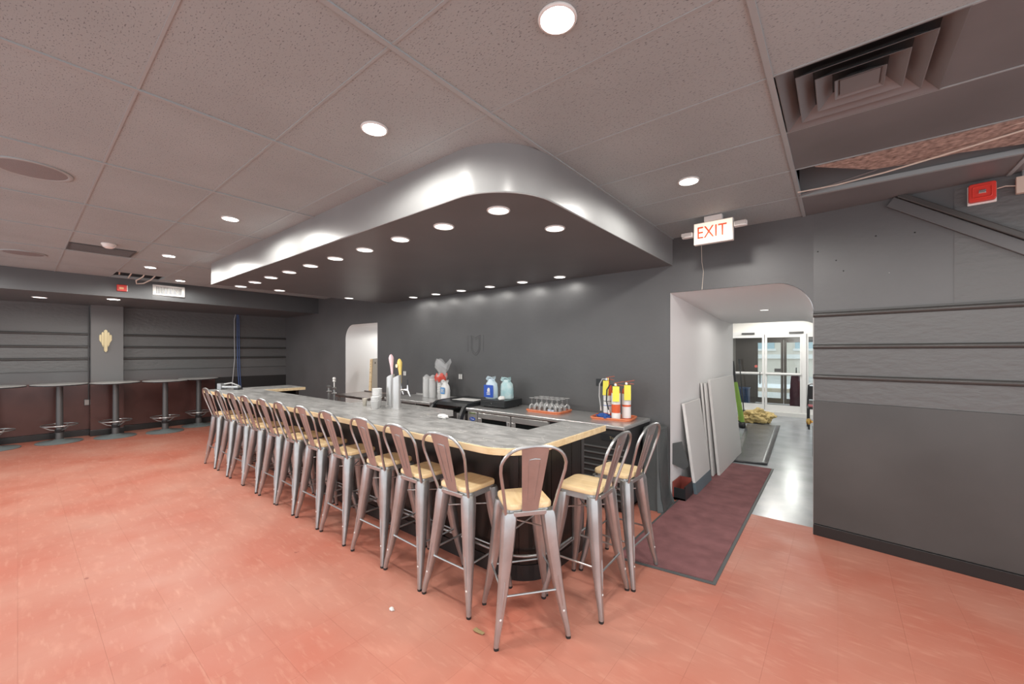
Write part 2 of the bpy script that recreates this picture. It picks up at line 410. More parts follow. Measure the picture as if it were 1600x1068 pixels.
# nail holes / chips in the paint
ch = MB()
for x, z in ((.03, 2.56), (.16, 2.46), (.21, 2.36), (.42, 2.62), (.65, 2.60)): ch.lathe([(.006, 0), (.003, .004)], 7, M=Matrix.Translation((x, -.001, z)) @ Matrix.Rotation(PI / 2, 4, 'X'))
obj('nail_hole', ch, RUBBER, wr)
# black corner edging of the arch jamb
struct('trim_2', B(AX1 - .006, AX1 + .012, WY - .006, WY + .02, 0, 2.0), mat('jamb_edge', (.4, .4, .4), .5))

# ---- left wall: stucco field, rails, wainscot, pilaster
wl = struct('wall_left', B(LX - .12, LX, -3.2, WY + .12, 0, 3.2), STUCCO)
for y0, y1 in ((-3.2, .905), (1.366, WY)):
    for z in (2.005, 1.755, 1.515):
        obj('rail', MB().tube([(LX + .012, y0, z), (LX + .012, y1, z)], .020, 10), RAILM, wl, smooth=True)
        obj('rail_fillet', B(LX, LX + .012, y0, y1, z + .022, z + .034), RAILM, wl)
    obj('smooth_band', B(LX, LX + .016, y0, y1, 1.05, 1.27), BLACKW, wl)
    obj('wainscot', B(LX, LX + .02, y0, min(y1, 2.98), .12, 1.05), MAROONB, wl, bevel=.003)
    if y1 > 3: obj('wainscot', B(LX, LX + .02, 2.985, y1, .12, 1.05), GLOSSB, wl, bevel=.003)
    obj('wainscot_cap', B(LX, LX + .026, y0, y1, 1.27, 1.282), RAILM, wl)
    obj('baseboard', B(LX, LX + .035, y0, y1, 0, .115), GLOSSB, wl, bevel=.004)
pil = obj('pilaster', B(LX, -11.38, .905, 1.366, 0, 2.62), mat('pilaster_paint', (.15, .15, .15), .45), wl)
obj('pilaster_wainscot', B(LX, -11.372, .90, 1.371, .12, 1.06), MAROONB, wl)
obj('pilaster_base', B(LX, -11.36, .895, 1.376, 0, .115), GLOSSB, wl, bevel=.004)
# beam box in front of the left wall
bx = [(-9.42, -3.2), (-9.42, 1.5), (-9.72, WY), (LX, WY), (LX, -3.2)]
beam = struct('ceiling_beam', MB().prism(bx[::-1], 2.58, 3.1), mat('beam_paint', (.11, .116, .12), .4, var=.1, vscale=1, coords='World'))

# ---- ceiling: slab, hanging grid, tiles
ceiling = struct('ceiling', B(LX, 3.6, -3.2, WY + .1, 3.2, 3.3), mat('plenum_dark', (.03, .03, .03), .9))
GX = [-.24 + 1.18 * k for k in range(3, -9, -1)]; GY = [-3.258 + .603 * k for k in range(13)] + [WY]
CAN = (-6.9, -1.42, 1.73)     # canopy x0, x1, front y
tcache = {}
def ceil_tile(x0, x1, y0, y1, m, name='ceiling_tile', dz=0):
    key = (round(x1 - x0, 3), round(y1 - y0, 3), m.name)
    if key not in tcache: tcache[key] = MB().box(-(x1-x0)/2 + .006, (x1-x0)/2 - .006, -(y1-y0)/2 + .006, (y1-y0)/2 - .006, 0, .016).mesh(name, m)
    o = obj(name, tcache[key], None, ceiling, loc=((x0 + x1) / 2, (y0 + y1) / 2, CZ + dz + random.uniform(0, .0012)))
    o.rotation_euler = (random.uniform(-.0012, .0012), random.uniform(-.001, .001), 0); return o
for i in range(len(GX) - 1):
    x1, x0 = GX[i], GX[i + 1]
    if x0 < -9.45: x0 = -9.42
    if x1 <= x0: continue
    for j in range(len(GY) - 1):
        y0, y1 = GY[j], GY[j + 1]
        if x0 > CAN[0] + .1 and x1 < CAN[1] - .1 and y0 > CAN[2] + .2: continue      # inside the canopy
        if x0 > -.3:
            if abs(y0 - 2.169) < .02 and x0 < 0: 
                ceil_tile(.373, x1, y0, y1, DARKPANEL); continue               # diffuser takes the rest
            if abs(y0 - 3.375) < .02: continue                                  # broken bay
            if y0 > 2.1: ceil_tile(x0, x1, y0, y1, DARKPANEL); continue
        if x0 < -8.3 and abs(y0 - .963) < .05: 
            ceil_tile(-8.75, x1, y0, y1, CEIL); continue                        # open hatch by the beam
        ceil_tile(x0, x1, y0, y1, CEIL)
# grid bars
for x in GX[:-2]:
    y1 = CAN[2] if CAN[0] < x < CAN[1] else WY
    obj('grid_bar', B(x - .012, x + .012, -3.2, y1, CZ - .007, CZ + .03), TBAR, ceiling)
for y in GY[1:-1]:
    spans = [(CAN[1], 3.3), (-9.42, CAN[0])] if y > CAN[2] else [(-9.42, 3.3)]
    for a, c in spans: obj('grid_bar', B(a, c, y - .006, y + .006, CZ - .003, CZ + .03), TBAR, ceiling)
# sagging stained board and loose strips in the broken bay
Mb = Matrix.Translation((.6, 3.40, CZ - .002)) @ Matrix.Rotation(math.radians(.4), 4, 'X')
pl = [(-.72, 0), (1.9, 0), (1.9, .52), (1.0, .50), (.55, .40), (.25, .42), (.0, .34), (-.2, .36), (-.42, .30)]
obj('broken_tile', MB().prism(pl, 0, .016, Mb), SPECK, ceiling)
obj('plenum_board', B(-.24, 3.3, 3.97, 4.02, CZ, 3.2), DARKPANEL, ceiling)
obj('hanging_strip', MB().tube([(-.24, 3.93, 2.90), (.2, 3.80, 2.93), (.30, 3.76, 2.96)], .008, 6), DARKPANEL, ceiling)
obj('edge_angle', B(-.24, 3.3, 3.955, 3.985, CZ - .012, CZ + .02), TBAR, ceiling)

# ---- canopy over the bar
x0, x1, yf = CAN
def canopy_outline(d=0): return [(x0 + d, WY), (x0 + d, yf + d)] + arc(x1 - .42, yf + .42, .42 - d, -PI / 2, 0, 16) + [(x1 - d, WY)]
can = bpy.data.objects.new('ceiling_canopy', None); COL.objects.link(can); can['kind'] = 'structure'
po = canopy_outline(); n = len(po)
fas = MB()
fas.add([Vector((x, y, z)) for z in (2.61, 3.19) for x, y in po], [(i, i + 1, n + i + 1, n + i) for i in range(n - 1)])
obj('fascia', fas, CANOPY, can, smooth=True, angle=35)
obj('soffit', MB().prism(canopy_outline(.004), 2.611, 2.65), CANOPYB, can)
obj('corner_bead', MB().tube([(x, y, 2.612) for x, y in po], .006, 6), CANOPY, can, smooth=True)
obj('shadow_gap', MB().prism(canopy_outline(.03), 3.0, 3.19), RUBBER, can)

# ================================================================== LAMPS
ring_me = MB().lathe([(.082, 0), (.092, .001), (.094, .006), (.092, .012), (.084, .012), (.080, .004), (.082, 0)], 28, caps=False).mesh('trim_ring', RINGW, True)
lens_me = MB().lathe([(.0005, .003), (.082, .003), (.082, .008), (.0005, .008)], 28).mesh('lens', LENS)
lensc_me = MB().lathe([(.0005, .003), (.082, .003), (.082, .008), (.0005, .008)], 28).mesh('lens', LENSC)
def downlight(x, y, z, label, watt, group, lens=lens_me, spot=True, cone=178, r=1):
    t = thing('recessed_light', label, 'ceiling light', (x, y, z), 0, group)
    for nm, me in (('trim_ring', ring_me), ('lens', lens)):
        q = obj(nm, me, None, t, loc=(0, 0, -.0085)); q.scale = (r, r, 1)
    if spot:
        l = bpy.data.lights.new('lamp_glow', 'SPOT'); l.energy = watt; l.spot_size = math.radians(cone); l.spot_blend = .3
        l.shadow_soft_size = .07; l.color = (1, .965, .91)
        o = bpy.data.objects.new('lamp_glow', l); COL.objects.link(o); o.parent = t; o.location = (0, 0, -.03)
    return t
g = 'recessed lights in the tiled ceiling'
for x, y, lab in [(-.818, 1.278, 'largest bright recessed ceiling light at top centre of view'),
                  (-2.016, 1.26, 'bright recessed ceiling light above the front edge of canopy'),
                  (-4.424, 1.258, 'bright recessed ceiling light beside the far half of canopy'),
                  (-6.743, 1.238, 'bright recessed ceiling light, nearer and higher of the pair near canopy left end'),
                  (-7.868, 1.233, 'bright recessed ceiling light, farther and lower of the pair near canopy left end'),
                  (-8.934, 1.796, 'bright recessed ceiling light just above the white wall grille'),
                  (-.847, 3.094, 'bright recessed ceiling light between canopy and exit sign'),
                  (.40, 1.55, 'recessed ceiling light just past the upper right frame edge')]:
    downlight(x, y, CZ - .002, lab, DOWNLIGHT_W * (.55 if x < -8.5 else 1.3 if x < -4 else 1), g, r=.78)
for i, (x, y) in enumerate([(-.8, -1.5), (-2.6, -1.0), (-4.4, -1.0), (-6.7, -1.0), (-8.6, -.9), (1.6, 1.2), (1.6, -1.2), (2.2, 3.0)]):  # unseen lamps added behind the camera for extra room light
    downlight(x, y, CZ - .002, 'added recessed ceiling light behind the viewer out of frame', DOWNLIGHT_W * (1.3 if x < -4 else .6), 'added lights behind the viewer')
downlight(-10.469, .234, 2.58, 'dim recessed light under the beam left of the pilaster', 6, 'recessed lights under the beam', lensc_me)
downlight(-9.85, 1.06, 2.58, 'bright recessed light under the beam in front of the pilaster', 22, 'recessed lights under the beam', lens_me)
ords = ['first', 'second', 'third', 'fourth', 'fifth', 'sixth', 'seventh', 'eighth', 'ninth', 'tenth', 'eleventh', 'twelfth', 'thirteenth', 'fourteenth']
g = 'recessed lights under the canopy'
for i in range(10):
    downlight(-1.782 - .552 * i, 2.05, 2.611, 'recessed canopy light, %s along the front row from the rounded corner' % ords[i], 5, g, lensc_me, True, r=.85)
for i in range(6):
    downlight(-2.75 - .6 * i, 4.352, 2.611, 'recessed canopy light, %s along the wall row from the right' % ords[i], 5, g, lensc_me, True, r=.85)
downlight(-1.702, 2.625, 2.611, 'lone recessed canopy light on the short right side', 5, g, lensc_me, True, r=.85)
downlight(-6.72, 2.561, 2.611, 'recessed canopy light on the left end near the front', 5, g, lensc_me, True, r=.85)
downlight(-6.72, 3.699, 2.611, 'recessed canopy light on the left end near the wall', 5, g, lensc_me, True, r=.85)
# passage and lobby fixtures, added alcove lamp
downlight(-.75, 6.2, 2.211, 'small recessed light in the passage soffit', 14, None, lensc_me, True, r=.6)
downlight(-7.8, 5.7, 2.249, 'added recessed light in the alcove soffit', 34, None, lensc_me)  # lamp added to brighten the white alcove walls
for i, (x, y) in enumerate([(-3.2, 10.3), (.8, 10.3), (-1.2, 11.4)]):
    l = downlight(x, y, 2.749, ['lobby ceiling light left of the glass doors', 'lobby ceiling light right of the glass doors', 'lobby ceiling light in front of the glass doors'][i], HALL_W, 'lobby ceiling lights')

# ================================================================== BAR
TZ = 1.05
def top_outline(d=0):
    r = .30
    return [(-7.85 + d, 1.87 + d)] + arc(-1.48 - r, 1.87 + r, r - d, -PI / 2, 0, 14) + [(-1.48 - d, 3.05 - d), (-1.87 + d, 3.05 - d), (-1.87 + d, 2.50 - d),
            (-3.08 - d, 2.50 - d), (-3.08 - d, 2.83 - d), (-4.5 + d, 2.83 - d), (-4.5 + d, 2.50 - d), (-7.15 - d, 2.50 - d), (-7.15 - d, 3.14 - d), (-7.85 + d, 3.14 - d)]
bt = thing('bar_worktop', 'long grey marbled bar counter top with pale wood edge and rounded corner', 'counter', (0, 0, 0))
obj('wood_edge', MB().prism(top_outline(), 1.003, TZ - .002), PINE, bt, bevel=.003)
obj('laminate_surface', MB().prism(top_outline(.009), TZ - .003, TZ), MARBLE, bt)
obj('steel_edge', MB().box(-4.5, -3.074, 2.826, 2.834, .995, TZ + .001).box(-3.084, -3.074, 2.51, 2.834, .995, TZ + .001), mat('grey_edge', (.45, .45, .44), .35), bt)
bb = thing('bar_cabinet', 'black panelled bar front under the grey counter top', 'bar', (0, 0, 0))
def base_outline(d):   # outer skin path
    r = .26
    return [(-7.6, 2.25 + d)] + arc(-1.66 - r, 2.25 + r, r - d, -PI / 2, 0, 10) + [(-1.66 - d, 2.98)]
po, pi_ = base_outline(.012), base_outline(.10)
ring = po + pi_[::-1]
obj('frame', MB().prism(ring, .0, 1.003), EBONY, bb)
# panels, each a board standing proud of the frame
xs = [-7.6 + i * (5.68 / 9) for i in range(10)]
for i in range(9): obj('panel', B(xs[i] + .004, xs[i + 1] - .004, 2.249, 2.264, .115, 1.0), EBONY, bb, bevel=.003)
r = .26
for k in range(3):
    a0 = -PI / 2 + k * PI / 6 + .012; a1 = -PI / 2 + (k + 1) * PI / 6 - .012
    obj('panel', MB().prism(arc(-1.92, 2.51, r, a0, a1, 4) + arc(-1.92, 2.51, r - .014, a1, a0, 4), .115, 1.0), EBONY, bb)
for y0, y1 in ((2.515, 2.80), (2.808, 2.98)): obj('panel', B(-1.674, -1.659, y0, y1, .115, 1.0), EBONY, bb, bevel=.003)
ko = [(x, y - .004) for x, y in base_outline(-.006)]; ki = base_outline(.02)
obj('kick_plate', MB().prism(base_outline(-.006) + base_outline(.02)[::-1], 0, .112), GLOSSB, bb)
obj('end_post', B(-1.70, -1.655, 2.955, 3.0, 0, 1.0), GREYMETAL, bb)
obj('end_panel', B(-7.62, -7.58, 2.26, 3.05, 0, 1.0), EBONY, bb)
obj('return_panel', B(-7.62, -7.2, 3.0, 3.05, 0, 1.0), EBONY, bb)
# foot rail of the bar
obj('foot_rail', MB().tube([(-7.5, 2.205, .20)] + [(x, y, .20) for x, y in arc(-1.92, 2.51, .305, -PI / 2, 0, 12)] + [(-1.615, 2.95, .20)], .011, 10), STEELG, bb, smooth=True)

# ================================================================== STOOLS
def stool(label):
    t = thing('bar_stool', label, 'bar stool', (0, 0, 0), 0, 'galvanised bar stools around the bar')
    # seat: rounded wooden square with a shallow dish
    seat = MB(); rings = []
    for z, k in ((.735, .97), (.739, 1), (.758, 1), (.765, .97), (.767, .90)):
        rings.append([Vector((x * k, y * k, z)) for x, y in rrect(-.143, .143, -.140, .148, .045, 5)])
    for k in (.6, .25): rings.append([Vector((x * k, y * k, .763)) for x, y in rrect(-.143, .143, -.140, .148, .045, 5)])
    obj('seat', seat.loft(rings), SEATW, t, smooth=True)
    # pressed apron
    ap = MB(); o_ = rrect(-.136, .136, -.132, .140, .04, 5); i_ = rrect(-.124, .124, -.120, .128, .03, 5)
    rr = [[Vector((x, y, z)) for x, y in q] for z, q in ((.735, i_), (.735, o_), (.700, [(x * 1.03, y * 1.03) for x, y in o_]), (.700, i_))]
    obj('apron', ap.loft(rr + [rr[0]], False), STEELG, t, smooth=True)
    for sx in (-1, 1):
        for sy in (-1, 1):
            top = Vector((sx * .116, sy * .112, .722)); bot = Vector((sx * .212, sy * .207, .015))
            rg = []
            for f, wd in ((0, .040), (.05, .046), (.25, .042), (.6, .031), (.84, .0205), (.93, .0165), (1, .0145)):
                c = top.lerp(bot, f)
                if f < .9 and f > 0: c += Vector((-sx, -sy, 0)) * .010 * math.sin(f * PI)
                ring = []
                for k in range(14):      # soft-square folded channel, outer corner rounded
                    a = 2 * PI * k / 14; ca, sa = math.cos(a), math.sin(a)
                    q = 1 / max(abs(ca), abs(sa)) * .35 + .65
                    ring.append(c + Vector((ca * q * wd, sa * q * wd, 0)))
                rg.append(ring)
            leg = obj('leg', MB().loft(rg), STEELG, t, smooth=True)
            obj('foot_cap', MB().loft([[p * 1 for p in rg[-1]], [Vector((p.x, p.y, .0)) for p in rg[-1]]]), RUBBER, leg)
            # pressed groove and rivet on the outward face
            g0 = top.lerp(bot, .52); g1 = top.lerp(bot, .76); off = Vector((0, sy, 0))
            pa = g0 + Vector((-sx * .009, -sy * .010, 0)) + off * .0335; pb = g1 + Vector((-sx * .007, -sy * .007, 0)) + off * .0245
            obj('groove', MB().tube([pa, pa.lerp(pb, .5) + off * .001, pb], [.004, .006, .003], 6), STEELG, leg, smooth=True)
            rv = top.lerp(bot, .80) + Vector((-sx * .006, -sy * .006, 0)) + off * .0225
            obj('rivet', MB().lathe([(.007, 0), (.005, .003), (.001, .004)], 8, M=Matrix.Translation(rv) @ Matrix.Rotation(PI / 2 * sy * -1, 4, 'X')), WHITEPL, leg, smooth=True)
    def rail(p, q, r_=.0065): obj('stretcher', MB().tube([p, q], r_, 7), STEELG, t, smooth=True)
    e = .178; z = .27
    rail((-e, -e, z), (e, -e, z)); rail((-e, e, z), (e, e, z)); rail((-e + .003, -e, z + .03), (-e + .003, e, z + .03)); rail((e - .003, -e, z + .03), (e - .003, e, z + .03))
    e2 = .145
    rail((-e2, -e2, .60), (e2, e2, .60), .005); rail((e2, -e2, .607), (-e2, e2, .607), .005)
    # hoop back
    def yb(zz): return -.140 - .125 * ((zz - .72) / .41)
    pts = []
    L = [(.142, .715), (.152, .78), (.166, .86), (.180, .93), (.189, .98)]
    for x, zz in L: pts.append((x, zz))
    for k in range(1, 8):
        a = k / 8 * PI / 2; pts.append((.060 + .132 * math.cos(a), 1.0 + .125 * math.sin(a)))
    pts.append((.035, 1.129)); full = pts + [(0, 1.131)] + [(-x, zz) for x, zz in pts[::-1]]
    obj('back_hoop', MB().tube([(x, yb(zz), zz) for x, zz in full], .0095, 8), STEELG, t, smooth=True)
    # splat: slightly dished sheet, wider at the top, with embossed frame
    sp = MB(); rows = 8; cols = 5; vs = []; fs = []
    def sw(f): return .047 + .033 * f
    for s_ in (0, 1):
        for i in range(rows + 1):
            f = i / rows; zz = .712 + f * .415
            for j in range(cols + 1):
                u = j / cols * 2 - 1; vs.append((u * sw(f), yb(zz) - .004 * (1 - u * u) - (.0 if s_ else .003), zz))
    m_ = (rows + 1) * (cols + 1)
    for i in range(rows):
        for j in range(cols):
            a = i * (cols + 1) + j; b_ = a + 1; c = a + cols + 2; d = a + cols + 1
            fs += [(a, b_, c, d), (m_ + a, m_ + d, m_ + c, m_ + b_)]
    for i in range(rows): 
        for j in (0, cols):
            a = i * (cols + 1) + j; fs.append((a, a + cols + 1, m_ + a + cols + 1, m_ + a))
    for j in range(cols):
        for i in (0, rows):
            a = i * (cols + 1) + j; fs.append((a, a + 1, m_ + a + 1, m_ + a))
    spl = obj('splat', sp.add(vs, fs), STEELG, t, smooth=True)
    def em(u, f): zz = .712 + f * .415; return (u * sw(f), yb(zz) - .008 + .003 * u * u, zz)
    obj('embossed_frame', MB().tube([em(u, f) for u, f in ((-.38, .22), (-.42, .5), (-.46, .78), (-.40, .82), (0, .83), (.40, .82), (.46, .78), (.42, .5), (.38, .22))], .0028, 6), STEELG, spl, smooth=True)
    obj('bracket', B(-.10, .10, -.152, -.136, .700, .728), STEELG, t, bevel=.004)
    return t
proto = None
def put_stool(x, y, rz, label):
    global proto
    if proto is None:
        proto = stool(label); proto.location = (x, y, 0); proto.rotation_euler = (0, 0, rz)
    else: dup(proto, (x, y, 0), rz, label)
row = [(-7.075, .02), (-6.50, -.03), (-5.97, .02), (-5.50, 0), (-4.965, .01), (-4.49, -.02), (-3.985, .01), (-3.48, -.02), (-2.925, .015), (-2.455, -.02), (-1.992, .02)]
names = ['galvanised bar stool at the far left end of the long bar side'] + ['galvanised bar stool, %s from the far left end of the long bar side' % ords[k] for k in range(1, 10)] + ['galvanised bar stool on the long bar side, next to the corner stool']
for (x, a), lab in zip(row, names): put_stool(x, 1.966, a, lab)
put_stool(-1.505, 1.968, math.atan2(.264 * -1, -.341) + PI / 2 + PI if False else math.atan2(.341, .264), 'galvanised bar stool at the rounded corner, nearest to the viewer')
put_stool(-1.335, 2.447, PI / 2 + .04, 'galvanised bar stool on the short right side, nearer the corner')
put_stool(-1.30, 2.90, PI / 2 - .02, 'galvanised bar stool on the short right side, beside the maroon mat')

# ================================================================== PUB TABLES along the left wall
def table(label):
    t = thing('pub_table', label, 'table', (0, 0, 0), 0, 'tall round tables along the left wall')
    tp = obj('table_top', MB().lathe([(.001, 1.045), (.35, 1.045), (.36, 1.05), (.36, 1.062), (.353, 1.068), (.001, 1.068)], 40), TABLETOP, t, smooth=True)
    obj('edge_band', MB().lathe([(.358, 1.044), (.362, 1.046), (.362, 1.060), (.358, 1.062)], 40, caps=False), BLKPL, tp, smooth=True)
    obj('column', MB().lathe([(.055, .02), (.055, .20), (.048, .24), (.045, 1.03), (.07, 1.045)], 18), GREYMETAL, t, smooth=True)
    obj('top_plate', B(-.2, .2, -.2, .2, 1.03, 1.045), GREYMETAL, t)
    obj('base', MB().lathe([(.001, 0), (.30, 0), (.305, .008), (.29, .02), (.10, .036), (.06, .06), (.001, .06)], 36), mat('pedestal_base_grey', (.17, .20, .20), .4), t, smooth=True)
    fr = obj('foot_ring', MB().tube([(.23 * math.cos(2 * PI * k / 32), .23 * math.sin(2 * PI * k / 32), .315) for k in range(32)], .011, 8, True), STEELG, t, smooth=True)
    for k in range(3):
        a = 2 * PI * k / 3 + .5; c, s_ = math.cos(a), math.sin(a)
        obj('spoke', MB().tube([(.05 * c, .05 * s_, .22), (.12 * c, .12 * s_, .24), (.225 * c, .225 * s_, .312)], .009, 7), STEELG, fr, smooth=True)
    obj('collar', MB().lathe([(.058, .18), (.062, .185), (.062, .235), (.056, .24)], 18), BLKPL, t, smooth=True)
    return t
tb0 = table('tall round table cut by the left edge of the picture'); tb0.location = (-11.1, -.26, 0)
for y, x, lab in [(.485, -11.1, 'tall round table left of the pilaster'), (1.21, -10.98, 'tall round table in front of the pilaster'),
               (1.935, -10.86, 'tall round table just right of the pilaster'), (2.575, -11.20, 'tall round table farthest right, nearest the hanging cords')]:
    dup(tb0, (x, y, 0), 0, lab)

# ================================================================== BACK BAR
def steel_table(name, label, x0, x1, y0, y1, z, m):
    t = thing(name, label, 'table', ((x0 + x1) / 2, (y0 + y1) / 2, 0), 0); a = (x1 - x0) / 2; b_ = (y1 - y0) / 2
    obj('top', B(-a, a, -b_, b_, z - .04, z), m, t, bevel=.006)
    obj('undershelf', B(-a + .04, a - .04, -b_ + .05, b_ - .04, z - .20, z - .18), m, t, bevel=.004)
    for sx in (-1, 1):
        for sy in (-1, 1): obj('leg', MB().tube([(sx * (a - .05), sy * (b_ - .06), 0), (sx * (a - .05), sy * (b_ - .06), z - .04)], .02, 10), m, t, smooth=True)
    obj('backsplash', B(-a, a, b_ - .012, b_, z, z + .02), m, t)
    return t
steel_table('prep_table', 'pinkish steel work table in front of the white alcove', -7.05, -5.95, 3.60, 4.2, .90, PINKSTEEL)
steel_table('prep_table', 'stainless work table against the black wall behind the beer taps', -5.9, -4.72, 3.87, 4.54, .90, STEEL)

# black underbar unit with curved sides
ub = thing('underbar_unit', 'black plastic hooded unit with curved sides beside the fridge', 'bar unit', (-4.24, 4.2, 0))
prof = [(.34, .905), (.34, .955), (-.20, .955), (-.32, .945), (-.40, .90), (-.46, .80), (-.50, .66), (-.44, .66), (-.40, .78), (-.34, .875), (-.22, .905)]
MYZ = Matrix(((0, 0, 1, 0), (1, 0, 0, 0), (0, 1, 0, 0), (0, 0, 0, 1)))
obj('side_rail', MB().prism(prof, -.36, -.31, MYZ), BLKPL, ub, bevel=.006); obj('side_rail', MB().prism(prof, .27, .32, MYZ), BLKPL, ub, bevel=.006)
obj('hood', MB().prism([(.33, .925), (.33, .95), (-.20, .95), (-.31, .938), (-.37, .90), (-.355, .89), (-.30, .915), (-.2, .925)], -.31, .27, MYZ), BLKPL, ub, bevel=.004)
obj('bin', B(-.33, .29, -.28, .33, .25, .80), RUBBER, ub)
obj('front_plate', B(.20, .30, -.42, -.36, .3, .82), STEEL, ub)
for sx in (-.3, .26): obj('leg', MB().tube([(sx, -.25, 0), (sx, -.25, .26)], .02, 8), STEEL, ub, smooth=True)
tr = thing('paper_sheet', 'white papers lying on the black hooded unit', 'paper', (-4.20, 4.15, .956), .1)
obj('sheet', B(-.20, .2, -.12, .12, 0, .004), LABELW, tr); obj('under_sheet', B(-.22, .2, -.14, .11, -.001, .002), BLKPL, tr)

fr = thing('bar_fridge', 'stainless back bar fridge with dark glass doors', 'fridge', (-2.79, 4.2, 0))
hx = 1.13
obj('worktop', B(-hx, hx, -.37, .35, .86, .90), STEEL, fr, bevel=.008)
obj('body', B(-hx + .02, hx - .01, -.33, .34, .06, .86), mat('fridge_black', (.035, .036, .038), .35), fr)
obj('plinth', B(-hx + .05, hx - .05, -.28, .3, 0, .06), RUBBER, fr)
cp = obj('control_panel', B(-hx + .02, -hx + .20, -.35, -.33, .40, .85), STEEL, fr, bevel=.004)
Mf = Matrix.Rotation(PI / 2, 4, 'X')
obj('badge', MB().lathe([(.001, 0), (.052, 0), (.052, .003), (.001, .003)], 24, M=Matrix.Translation((-hx + .11, -.350, .755)) @ Mf @ Matrix.Diagonal((1, .5, 1, 1))), BLUE, cp)
lt = text_mesh('True', .034, WHITEPL); o = obj('badge_lettering', lt, None, cp); o.location = (-hx + .11, -.3535, .755); o.rotation_euler = (PI / 2, 0, 0)
obj('green_sticker', B(-hx + .05, -hx + .17, -.352, -.35, .82, .842), mat('sticker_green', (.16, .2, .1), .5), cp)
for i in range(2):
    a = -hx + .22 + i * .57; b_ = a + .55
    d = obj('door', MB().box(a, b_, -.36, -.33, .78, .85).box(a, b_, -.36, -.33, .10, .17).box(a, a + .06, -.36, -.33, .17, .78).box(b_ - .06, b_, -.36, -.33, .17, .78), STEEL, fr, bevel=.004)
    obj('door_glass', B(a + .05, b_ - .05, -.348, -.338, .16, .79), DARKGLASS, d)
    obj('handle', MB().tube([(b_ - .03, -.36, .40), (b_ - .03, -.385, .42), (b_ - .03, -.385, .76), (b_ - .03, -.36, .78)], .007, 8), CHROME, d, smooth=True)
gx0, gx1 = hx - .75, hx - .012
gr = obj('grille', MB().box(gx0, gx1, -.336, -.33, .08, .85), RUBBER, fr)
for k in range(9): obj('louvre', MB().box(0, gx1 - gx0, -.02, .0, -.004, .004, Matrix.Translation((gx0, -.334, .14 + k * .065)) @ Matrix.Rotation(.6, 4, 'X')), GREYMETAL, gr)
obj('name_plate', B(gx1 - .26, gx1 - .01, -.345, -.335, .735, .80), BLKPL, gr)
lt = text_mesh('True', .04, GOLD); o = obj('plate_lettering', lt, None, gr); o.location = (gx1 - .12, -.347, .765); o.rotation_euler = (PI / 2, 0, 0)

# ---- things on the bar top
def tap(label, x, y, handles):
    t = thing('beer_tower', label, 'beer tap', (x, y, TZ), 0)
    rg = []
    for z, tilt in ((0, 0), (.012, 0), (.30, 0), (.335, .55)):
        rg.append([Vector((.046 * math.cos(2 * PI * k / 20), .046 * math.sin(2 * PI * k / 20), z + (tilt * .046 * math.cos(2 * PI * k / 20 - .3)))) for k in range(20)])
    obj('column', MB().loft(rg), STEEL, t, smooth=True)
    obj('flange', MB().lathe([(.001, 0), (.060, 0), (.060, .006), (.05, .010), (.001, .010)], 20), STEEL, t, smooth=True)
    return t
def faucet(t, dx, dy, z):
    f = obj('faucet', MB().tube([(dx * .03, dy * .03, z), (dx * .10, dy * .10, z), (dx * .115, dy * .115, z - .01), (dx * .14, dy * .14, z - .07)], [.012, .012, .012, .008], 8), CHROME, t, smooth=True)
    obj('shank_collar', MB().tube([(dx * .035, dy * .035, z), (dx * .055, dy * .055, z)], .018, 10), CHROME, f, smooth=True)
    obj('lever', MB().tube([(dx * .115, dy * .115, z), (dx * .112, dy * .112, z + .05)], [.010, .006], 8), CHROME, f, smooth=True)
    return f
dx, dy = .72, .69
t1 = tap('chrome beer tower with cut top, right one, single black lever', -3.64, 2.54, 0)
f = faucet(t1, dx, dy, .20)
obj('tap_lever', MB().tube([(dx * .112, dy * .112, .25), (dx * .112, dy * .112, .31)], .007, 8), BLKPL, t1, smooth=True)
t2 = tap('chrome beer tower with pink and yellow tap handles', -3.87, 2.62, 0)
f1 = faucet(t2, dx, dy, .20)
def taphandle(x, y, z, h, m, lab):
    o = obj('tap_handle', MB().lathe([(.006, 0), (.009, .01), (.011, .05), (.016, h * .45), (.027, h * .75), (.028, h * .85), (.016, h * .96), (.002, h)], 14), m, t2, smooth=True)
    o.location = (x, y, z); o.rotation_euler = (0, -.10, 0); o['label'] = lab; return o
h1 = taphandle(dx * .112, dy * .112, .25, .28, mat('yellow_handle', (.78, .58, .16), .4), 'yellow tap handle')
obj('round_badge', MB().lathe([(.001, 0), (.02, 0), (.02, .006), (.001, .006)], 16, M=Matrix.Translation((-.012, -.03, .20)) @ Matrix.Rotation(PI / 2, 4, 'X')), mat('cream_badge', (.85, .75, .5), .5), h1)
h2 = taphandle(-.01, .03, .31, .27, mat('pink_handle', (.72, .42, .45), .45, var=.5, vscale=30, vcol=(.75, .65, .68)), 'pink and white tap handle')
f2 = faucet(t2, -.2, .97, .25)
def cupstack(label, x, y, z, n, r=.042, cat='cups', m=PLASTICW, film=False, group=None, pitch=.016, ht=.11):
    t = thing('cup_stack', label, cat, (x, y, z), random.uniform(-1, 1), group)
    me = MB().lathe([(r * .72, 0), (r * .95, ht * .95), (r * 1.05, ht * .97), (r * 1.05, ht), (r * .93, ht), (r * .70, .006)], 18).mesh('cup', m, True)
    for k in range(n): obj('cup', me, None, t, loc=(random.uniform(-.001, .001), 0, k * pitch))
    return t
cupstack('white cup stack standing on the bar beside the left beer tower', -3.90, 2.47, TZ, 7, .052)
cupstack('lower white cup stack at the foot of the left beer tower', -3.80, 2.38, TZ, 3, .043, pitch=.02, ht=.09)
